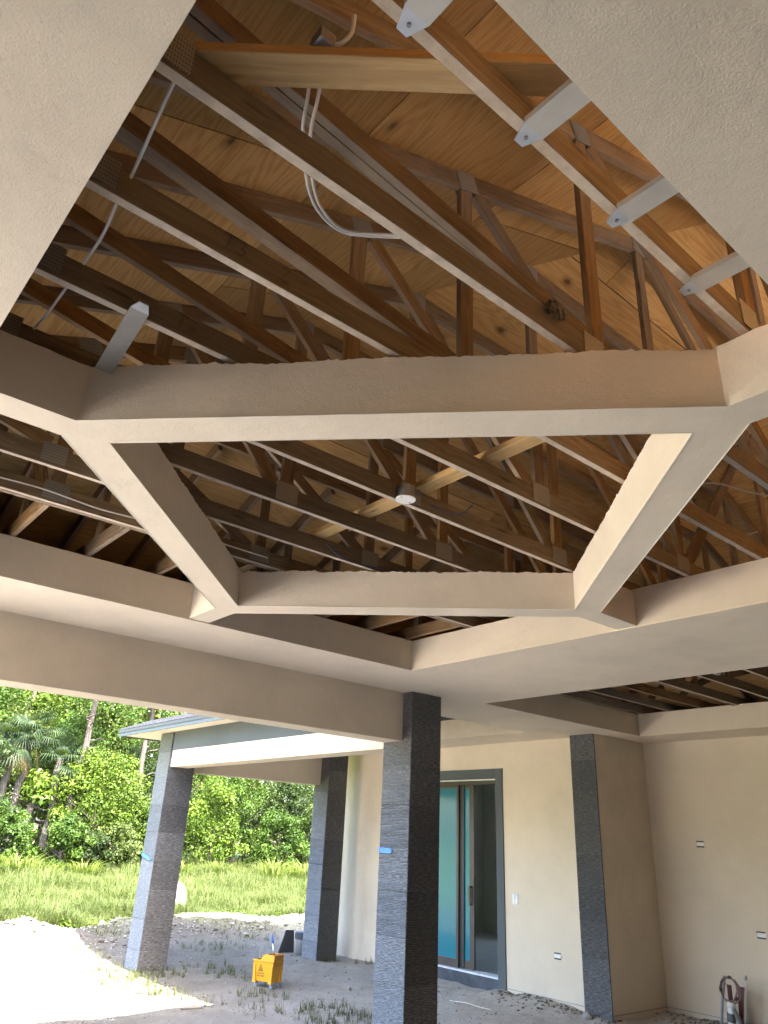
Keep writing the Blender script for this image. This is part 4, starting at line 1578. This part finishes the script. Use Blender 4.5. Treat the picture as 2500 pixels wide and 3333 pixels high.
def tri_blades(name, mat, *args):
    V_, q_, t_ = blades(*args)
    tri = np.concatenate([q_[:, [0, 1, 2]], q_[:, [0, 2, 3]], t_])
    return np_mesh(name, V_, tri, mat)


def gz_fast(x, y):
    return np.array([ground_z(a, b_) for a, b_ in zip(x, y)])


NG = 190000
u = rng.random(NG)
yy = 10.6 + (27.0 - 10.6) * u ** 1.35
rat = rng.uniform(.20, .82, NG)
xx = rat * yy
keep = np.array([ridge(a, b_) < .06 and b_ > 10.9 + .15 * math.sin(a * 2.1) + max(0, (a - 5) * .15) for a, b_ in zip(xx, yy)])
xx, yy = xx[keep], yy[keep]
patch = np.array([noise.noise(Vector((a * .9, b_ * .9, 3.1))) for a, b_ in zip(xx, yy)])
keep = patch > -.30 + rng.normal(0, .12, len(patch))
xx, yy, patch = xx[keep], yy[keep], patch[keep]
hh = (.16 + .70 * np.clip(patch + .3, 0, 1) + .035 * np.clip(yy - 12, 0, 14)) * rng.uniform(.55, 1.2, len(xx))
g_o = tri_blades('grass', 'grass', xx * U, yy * U, gz_fast(xx, yy) - .01, hh, (.008 + .0006 * yy) * rng.uniform(.6, 1.3, len(xx)), rng.uniform(.25, 1.9, len(xx)), rng.uniform(0, 6.28, len(xx)))
tag(g_o, 'tall bright grass filling the sunlit clearing beyond the dirt bank', 'grass', kind='stuff')

# leafy ground cover creeping over the near edge of the meadow
cs, rr_ = [], []
for _ in range(520):
    x = random.uniform(2.6, 9.4)
    y = 11.0 + max(0, (x - 5) * .15) + random.random() ** 2 * 1.6
    if ridge(x, y) < .12:
        cs.append([x * U, y * U, gz(x, y) + random.uniform(.02, .14)])
        rr_.append(random.uniform(.08, .22))
LEAVES_LATER = (cs, rr_)

# weeds in the yard
spots = [(3.40, 8.2, .3, 160), (3.36, 7.55, .25, 200), (3.42, 7.0, .2, 90), (3.46, 6.7, .15, 60), (3.55, 6.3, .12, 40), (3.8, 7.75, .3, 200), (4.4, 7.8, .35, 160), (4.35, 7.3, .3, 120), (4.2, 6.45, .25, 140), (3.9, 5.9, .35, 110), (4.3, 5.75, .3, 170), (4.25, 5.4, .3, 170), (4.05, 5.2, .25, 120), (3.55, 8.9, .25, 80), (5.9, 7.7, .15, 50), (6.1, 7.4, .12, 40), (4.9, 9.0, .4, 140), (5.3, 9.2, .3, 100), (3.1, 9.3, .3, 60), (2.5, 8.4, .3, 40), (3.5, 7.3, .1, 60), (4.6, 5.2, .3, 80), (6.2, 9.9, .5, 200), (5.6, 9.9, .4, 120), (4.0, 9.8, .3, 160)]
wx, wy = [], []
for x, y, r_, n_ in spots:
    for c_ in range(max(4, n_ // 5)):
        a, d_ = random.random() * 6.28, r_ * random.random() ** .6
        ox, oy = x + math.cos(a) * d_, y + math.sin(a) * d_
        for _ in range(9):
            wx.append(ox + random.gauss(0, .012))
            wy.append(oy + random.gauss(0, .012))
wx, wy = np.array(wx), np.array(wy)
w_o = tri_blades('weeds', 'weeds', wx * U, wy * U, gz_fast(wx, wy) - .005, rng.uniform(.03, .20, len(wx)) * rng.uniform(.4, 1.2, len(wx)), rng.uniform(.003, .007, len(wx)), rng.uniform(.5, 1.5, len(wx)), rng.uniform(0, 6.28, len(wx)))
tag(w_o, 'sparse yellow-green weeds growing in the trodden dirt of the yard', 'weeds', kind='stuff')


def reed_clump(x, y, h_, n_, label, spread=.35):
    T = empty('reed_clump', Vector((x * U, y * U, gz(x, y))), label, 'reeds', 'tall grass clumps before the trees')
    a = rng.random(n_) * 6.28
    d_ = spread * np.sqrt(rng.random(n_))
    bx, by = x * U + np.cos(a) * d_, y * U + np.sin(a) * d_
    V_, q_, t_ = blades(bx, by, np.full(n_, gz(x, y) - .02), h_ * rng.uniform(.6, 1.1, n_), rng.uniform(.025, .05, n_), rng.uniform(.5, 1.5, n_), a + rng.normal(0, .5, n_))
    tri = np.concatenate([q_[:, [0, 1, 2]], q_[:, [0, 2, 3]], t_])
    o = np_mesh('leaf_blades', V_, tri, 'reed', T)
    o['kind'] = 'stuff'


ordn = 'first second third fourth fifth sixth seventh eighth ninth'.split()
reeds = [(6.35, 21.5, 1.5), (7.2, 22.2, 1.1), (8.3, 22.3, 1.2), (10.6, 21.5, 1.3), (12.0, 21.6, 1.3), (13.3, 20.6, 1.6), (14.6, 20.9, 1.5), (15.4, 20.7, 1.5), (16.2, 21.0, 1.5)]
for i_, (x, y, h_) in enumerate(reeds):
    reed_clump(x, y, h_, 260, 'clump of arching bright reeds at the wood edge, %s from the left' % ordn[i_], .55)


# ------------------------------------------------------------------ trees and bushes
def leaf_cloud(centres, radii, n_per, size, squash=.8, up=.35):
    """leaf cards spread through small clumps; returns vertices and quads"""
    C = np.repeat(np.asarray(centres), n_per, 0)
    Rr = np.repeat(np.asarray(radii), n_per)
    n_ = len(C)
    d = rng.normal(size=(n_, 3))
    d /= np.linalg.norm(d, axis=1)[:, None]
    rad = Rr * (rng.random(n_) ** .42)
    P = C + d * rad[:, None] * np.array([1, 1, squash])
    nrm = d * .8 + rng.normal(size=(n_, 3)) * .55 + np.array([0, 0, up])
    nrm /= np.linalg.norm(nrm, axis=1)[:, None]
    t = np.cross(nrm, rng.normal(size=(n_, 3)))
    t /= np.linalg.norm(t, axis=1)[:, None]
    b_ = np.cross(nrm, t)
    s = size * rng.uniform(.55, 1.3, n_)
    a = t * s[:, None]
    c_ = b_ * (s * .55)[:, None]
    V_ = np.stack([P - a, P + c_ * .9 - a * .1, P + a, P - c_ * .9 - a * .1], 1).reshape(-1, 3)
    F_ = np.arange(n_ * 4).reshape(-1, 4)
    return V_, F_


V_, F_ = leaf_cloud(LEAVES_LATER[0], LEAVES_LATER[1], 26, .05, .7, .8)
tag(np_mesh('ground_cover', V_, F_, 'leaf_lime'), 'low leafy weeds creeping along the near edge of the meadow', 'weeds', kind='stuff')


def limb(b_, p, q, r0, r1, n_=5, wob=.12):
    pts, rs_ = [], []
    L_ = (Vector(q) - Vector(p)).length
    for i_ in range(n_ + 1):
        t = i_ / n_
        v = Vector(p).lerp(Vector(q), t)
        if 0 < i_ < n_:
            v += Vector((random.gauss(0, 1), random.gauss(0, 1), random.gauss(0, .4))) * L_ * wob * .25
        pts.append(v)
        rs_.append(r0 + (r1 - r0) * t)
    b_.tube(pts, rs_, 7)
    return pts


def bush(x, y, rx, rz, mat, label, cat='tree', zc=None, clumps=46, n_per=70, size=.13, name='broadleaf_tree', trunk_r=.12, group='trees along the wood edge', lean=0):
    g = gz(x, y)
    T = empty(name, Vector((x * U, y * U, g)), label, cat, group)
    O = np.array(origin(T))
    zc = rz * .95 if zc is None else zc
    cs, rr_ = [], []
    for _ in range(clumps):
        d = rng.normal(size=3)
        d /= np.linalg.norm(d)
        if d[2] < -.75:
            d[2] *= -1
        q = rng.random() ** .30
        cs.append(O + np.array([lean, 0, 0]) * (d[2] * .5 + .5) + np.array([0, 0, zc]) + d * q * np.array([rx, rx, rz]) * rng.uniform(.75, 1.08))
        rr_.append(rx * rng.uniform(.20, .40))
    # a skirt reaching the ground
    V_, F_ = leaf_cloud(cs, rr_, int(n_per * 1.9), size * .68)
    c_ = np_mesh('crown', V_, F_, mat, T)
    b_ = MB()
    top = Vector(origin(T)) + Vector((lean, 0, zc * 1.15))
    limb(b_, origin(T) - Vector((0, 0, .1)), top, trunk_r, trunk_r * .35, 6, .15)
    for _ in range(5):
        a = random.random() * 6.28
        p = Vector(origin(T)).lerp(top, random.uniform(.35, .8))
        limb(b_, p, p + Vector((math.cos(a) * rx * .6, math.sin(a) * rx * .6, rz * .35)), trunk_r * .45, trunk_r * .12, 4, .2)
    b_.build('trunk', 'bark_pine', T, True)
    return T


def palm(x, y, h_, label, n_=26, R_=1.5, lean=0.0, dry=3):
    T = empty('palm_tree', Vector((x * U, y * U, gz(x, y))), label, 'palm tree', 'cabbage palms')
    O = origin(T)
    top = O + Vector((lean, 0, h_))
    b_ = MB()
    limb(b_, O - Vector((0, 0, .1)), top, .20, .17, 8, .05)
    b_.build('trunk', 'bark_palm', T, True)
    for i_ in range(n_ + dry):
        isdry = i_ >= n_
        a = i_ * 2.399 + random.uniform(-.2, .2)
        el = random.uniform(-.55, 1.15) if not isdry else random.uniform(-1.3, -.9)
        L_ = R_ * random.uniform(.75, 1.1)
        d = Vector((math.cos(a) * math.cos(el), math.sin(a) * math.cos(el), math.sin(el)))
        c0 = top + d * (L_ * .55) - Vector((0, 0, .06 * L_))
        side = d.cross(Vector((0, 0, 1)))
        if side.length < 1e-3:
            side = Vector((1, 0, 0))
        side.normalize()
        upv = side.cross(d)
        vs_, fs_ = [], []
        # stalk
        q = MB()
        q.tube([top, top + d * (L_ * .3), c0], [.025, .016, .010], 4)
        vs_, fs_ = list(q.v), list(q.f)
        nl = 22
        for j in range(nl):
            t = (j / (nl - 1) - .5) * 2
            ang = t * 1.9
            ld = (d * math.cos(ang) + side * math.sin(ang)).normalized()
            ll = L_ * .62 * (1 - .28 * abs(t))
            wv = (side * math.cos(ang) - d * math.sin(ang)) * .028
            m1 = c0 + ld * ll * .55 + upv * .05
            tip = c0 + ld * ll - Vector((0, 0, ll * random.uniform(.25, .5)))
            bi = len(vs_)
            vs_ += [tuple(c0 - wv * .3), tuple(c0 + wv * .3), tuple(m1 + wv), tuple(m1 - wv), tuple(tip)]
            fs_ += [(bi, bi + 1, bi + 2, bi + 3), (bi + 3, bi + 2, bi + 4)]
        fb_ = MB()
        fb_.v, fb_.f = [tuple(p) for p in vs_], fs_
        me = bpy.data.meshes.new('frond')
        og = origin(T)
        me.from_pydata([tuple(Vector(p) - og) for p in fb_.v], [], fb_.f)
        me.materials.append(MAT['palm_dry' if isdry else 'palm_leaf'])
        link(bpy.data.objects.new('frond', me), T)
    return T


def pine(x, y, h_, label, lean=(0, 0), r0=.20, bare=.45, mat='needles', clumps=34, spread=2.6, name='pine_tree'):
    T = empty(name, Vector((x * U, y * U, gz(x, y))), label, 'pine tree', 'tall pines behind the bushes')
    O = Vector(origin(T))
    top = O + Vector((lean[0], lean[1], h_))
    b_ = MB()
    pts = limb(b_, O - Vector((0, 0, .2)), top, r0, r0 * .35, 9, .022)
    cs, rr_ = [], []
    for i_ in range(clumps):
        t = random.uniform(bare, 1.0)
        p = O.lerp(top, t)
        a = random.random() * 6.28
        L_ = spread * (1.15 - .75 * (t - bare) / (1 - bare)) * random.uniform(.5, 1.0)
        q = p + Vector((math.cos(a) * L_, math.sin(a) * L_, L_ * random.uniform(.05, .4)))
        limb(b_, p, q, r0 * .24, r0 * .06, 5, .25)
        for s in (.55, .8, 1.0):
            w_ = p.lerp(q, s)
            cs.append(np.array(w_) + rng.normal(size=3) * .15)
            rr_.append(random.uniform(.35, .65))
    # dead snags under the crown
    for _ in range(5):
        t = random.uniform(bare * .55, bare)
        p = O.lerp(top, t)
        a = random.random() * 6.28
        q = p + Vector((math.cos(a) * 1.1, math.sin(a) * 1.1, random.uniform(-.1, .5)))
        limb(b_, p, q, r0 * .22, r0 * .05, 5, .45)
    b_.build('trunk', 'bark_pine', T, True)
    V_, F_ = leaf_cloud(cs, rr_, 44, .16, .6)
    np_mesh('crown', V_, F_, mat, T)
    return T


# far pines first, then palms, the vine-hung bushes and the oaks on the right (plan units; heights in metres)
pine(8.58, 25.4, 14.0, 'tall pine with bare dead branches rising behind the vine-covered mound', (.15, 0), .24, .70, clumps=26, spread=2.2)
pine(10.85, 25.8, 13.0, 'pine with pale trunk showing just left of the yard column', (.1, 0), .21, .66, clumps=24, spread=2.0)
pine(7.2 * 1.35, 26 * 1.35, 17.0, 'yellow-green pine behind the palms at the left edge', (-.3, 0), .28, .35, clumps=44)
pine(8.0 * 1.55, 26 * 1.55, 17.5, 'far pine crown behind the gap of sky', (.3, 0), .28, .35, clumps=40)
pine(10.0 * 1.45, 26 * 1.45, 17.0, 'far yellow-green pine crown beside the roof corner', (.3, 0), .28, .30, clumps=44)
pine(12.6 * 1.4, 26 * 1.4, 16.0, 'far pine half hidden behind the porch roof', (.3, 0), .28, .30, clumps=44)
pine(6.3 * 1.2, 26 * 1.2, 13.0, 'pine with vine-wrapped leaning trunk at the left edge', (1.4, 0), .33, .55, mat='leaf_lime', clumps=18, spread=1.3)
pine(7.25, 25.0, 5.0, 'thick grey trunk hung with creeper among the left bushes', (.1, 0), .30, .70, mat='leaf_lime', clumps=9, spread=.6, name='creeper_tree')
palm(6.55, 25.6, 6.3, 'cabbage palm at the left edge with dry fronds hanging', 26, 1.7, 0, 4)
palm(7.05, 25.8, 6.9, 'tallest cabbage palm, right behind the edge palm', 26, 1.7, .1, 1)
palm(8.05, 25.6, 5.7, 'cabbage palm with drooping fronds beside the vine mound', 24, 1.7, 0, 1)
bush(9.2, 25.0, 2.3, 3.2, 'leaf_lime', 'big lime green vine-covered tree left of the yard column', clumps=80, n_per=85, zc=3.2)
bush(10.4, 25.2, 1.9, 2.6, 'leaf_lime', 'lime green vine mound touching the yard column', clumps=60, n_per=80, zc=2.6)
bush(7.75, 23.0, 1.25, 1.5, 'leaf_green', 'green bush under the palms', clumps=44, n_per=75)
bush(6.15, 23.0, 1.4, 1.7, 'leaf_green', 'green bush at the left edge below the palms', clumps=50, n_per=75)
bush(5.75, 25.2, 1.8, 3.6, 'leaf_dark', 'dark tree at the far left edge behind the palms', clumps=50, n_per=75, zc=3.2)
bush(9.6, 23.6, 1.3, 1.4, 'leaf_olive', 'olive bush low in front of the vine mound', clumps=40, n_per=70)
bush(8.7, 23.3, 1.0, 1.1, 'leaf_dark', 'dark low bush before the vine mound', clumps=30, n_per=70)
bush(11.4, 24.6, 1.6, 2.0, 'leaf_green', 'green bush directly behind the yard column', clumps=50, n_per=75)
bush(12.2, 27.5, 3.0, 4.6, 'leaf_dark', 'dark tall tree behind the yard column', clumps=80, n_per=80, zc=4.2)
bush(10.4, 29.5, 3.2, 5.0, 'leaf_olive', 'pale olive tree standing high behind the vine mound', clumps=80, n_per=75, zc=5.0)
bush(7.6, 29.5, 3.2, 5.0, 'leaf_olive', 'pale olive tree behind the palms', clumps=80, n_per=75, zc=4.5)
bush(13.0, 24.2, 1.9, 2.5, 'leaf_lime', 'round lime green bush right of the yard column', clumps=64, n_per=85, zc=2.4)
bush(14.6, 25.6, 2.4, 4.0, 'leaf_green', 'tall green tree between the two columns', clumps=80, n_per=85, zc=3.6)
bush(16.4, 24.8, 2.4, 3.4, 'leaf_dark', 'dark oak left of the far column', clumps=80, n_per=90, zc=3.0)
bush(15.2, 23.4, 1.7, 1.9, 'leaf_green', 'dense green shrub in front of the dark oak', clumps=56, n_per=80)
bush(17.2, 23.0, 1.9, 2.4, 'leaf_olive', 'olive oak beside the far column', clumps=60, n_per=85, zc=2.3)
bush(18.6, 25.6, 2.6, 4.2, 'leaf_green', 'tall green oak partly behind the far column', clumps=80, n_per=80, zc=3.6)
bush(13.8, 29.0, 3.4, 5.4, 'leaf_green', 'high green tree behind the porch beam', clumps=80, n_per=80, zc=5.2)
bush(17.6, 29.5, 3.6, 5.4, 'leaf_olive', 'high olive tree behind the dark oak', clumps=80, n_per=80, zc=5.0)
bush(20.6, 26.0, 2.8, 4.0, 'leaf_dark', 'dark tree at the far end of the wood behind the far column', clumps=70, n_per=75, zc=3.4)

for i_, (x, y, r_, h_, mt, lb) in enumerate((
        (8.4, 34.0, 3.6, 5.2, 'leaf_lime', 'bright crown closing the gap beside the tall pine'),
        (10.6, 30.2, 2.8, 4.0, 'leaf_green', 'green crown right behind the pale-trunked pine'),
        (9.6, 31.5, 3.4, 4.6, 'leaf_lime', 'bright crown high above the vine mound, under the beam'),
        (7.4, 32.5, 3.4, 5.2, 'leaf_lime', 'bright yellow-green crown above the palms'),
        (12.4, 32.5, 3.6, 5.0, 'leaf_olive', 'pale crown behind the porch eave'),
        (9.0, 27.4, 2.2, 3.6, 'leaf_green', 'green crown filling between the palms and the pine'),
        (11.0, 33.5, 3.4, 4.8, 'leaf_lime', 'lime crown just left of the porch eave'),
        (6.6, 30.0, 2.8, 4.2, 'leaf_green', 'green crown at the very left edge, high under the beam'))):
    bush(x, y, r_, h_, mt, lb, clumps=90, n_per=80, zc=7.6 if y > 29 else 4.8, size=.15)

# the far wood reads as one mass behind the single trees
cs, rr_ = [], []
for _ in range(1700):
    t = rng.random()
    y = rng.uniform(36, 44)
    x = y * rng.uniform(.12, .95)
    cs.append([x * U, y * U, rng.random() ** .8 * 22.0])
    rr_.append(rng.uniform(1.2, 2.2))
V_, F_ = leaf_cloud(cs, rr_, 60, .32, .8)
fw = np_mesh('far_wood', V_, F_, 'leaf_olive')
tag(fw, 'dense far wood closing the view behind the single trees', 'wood', kind='stuff')
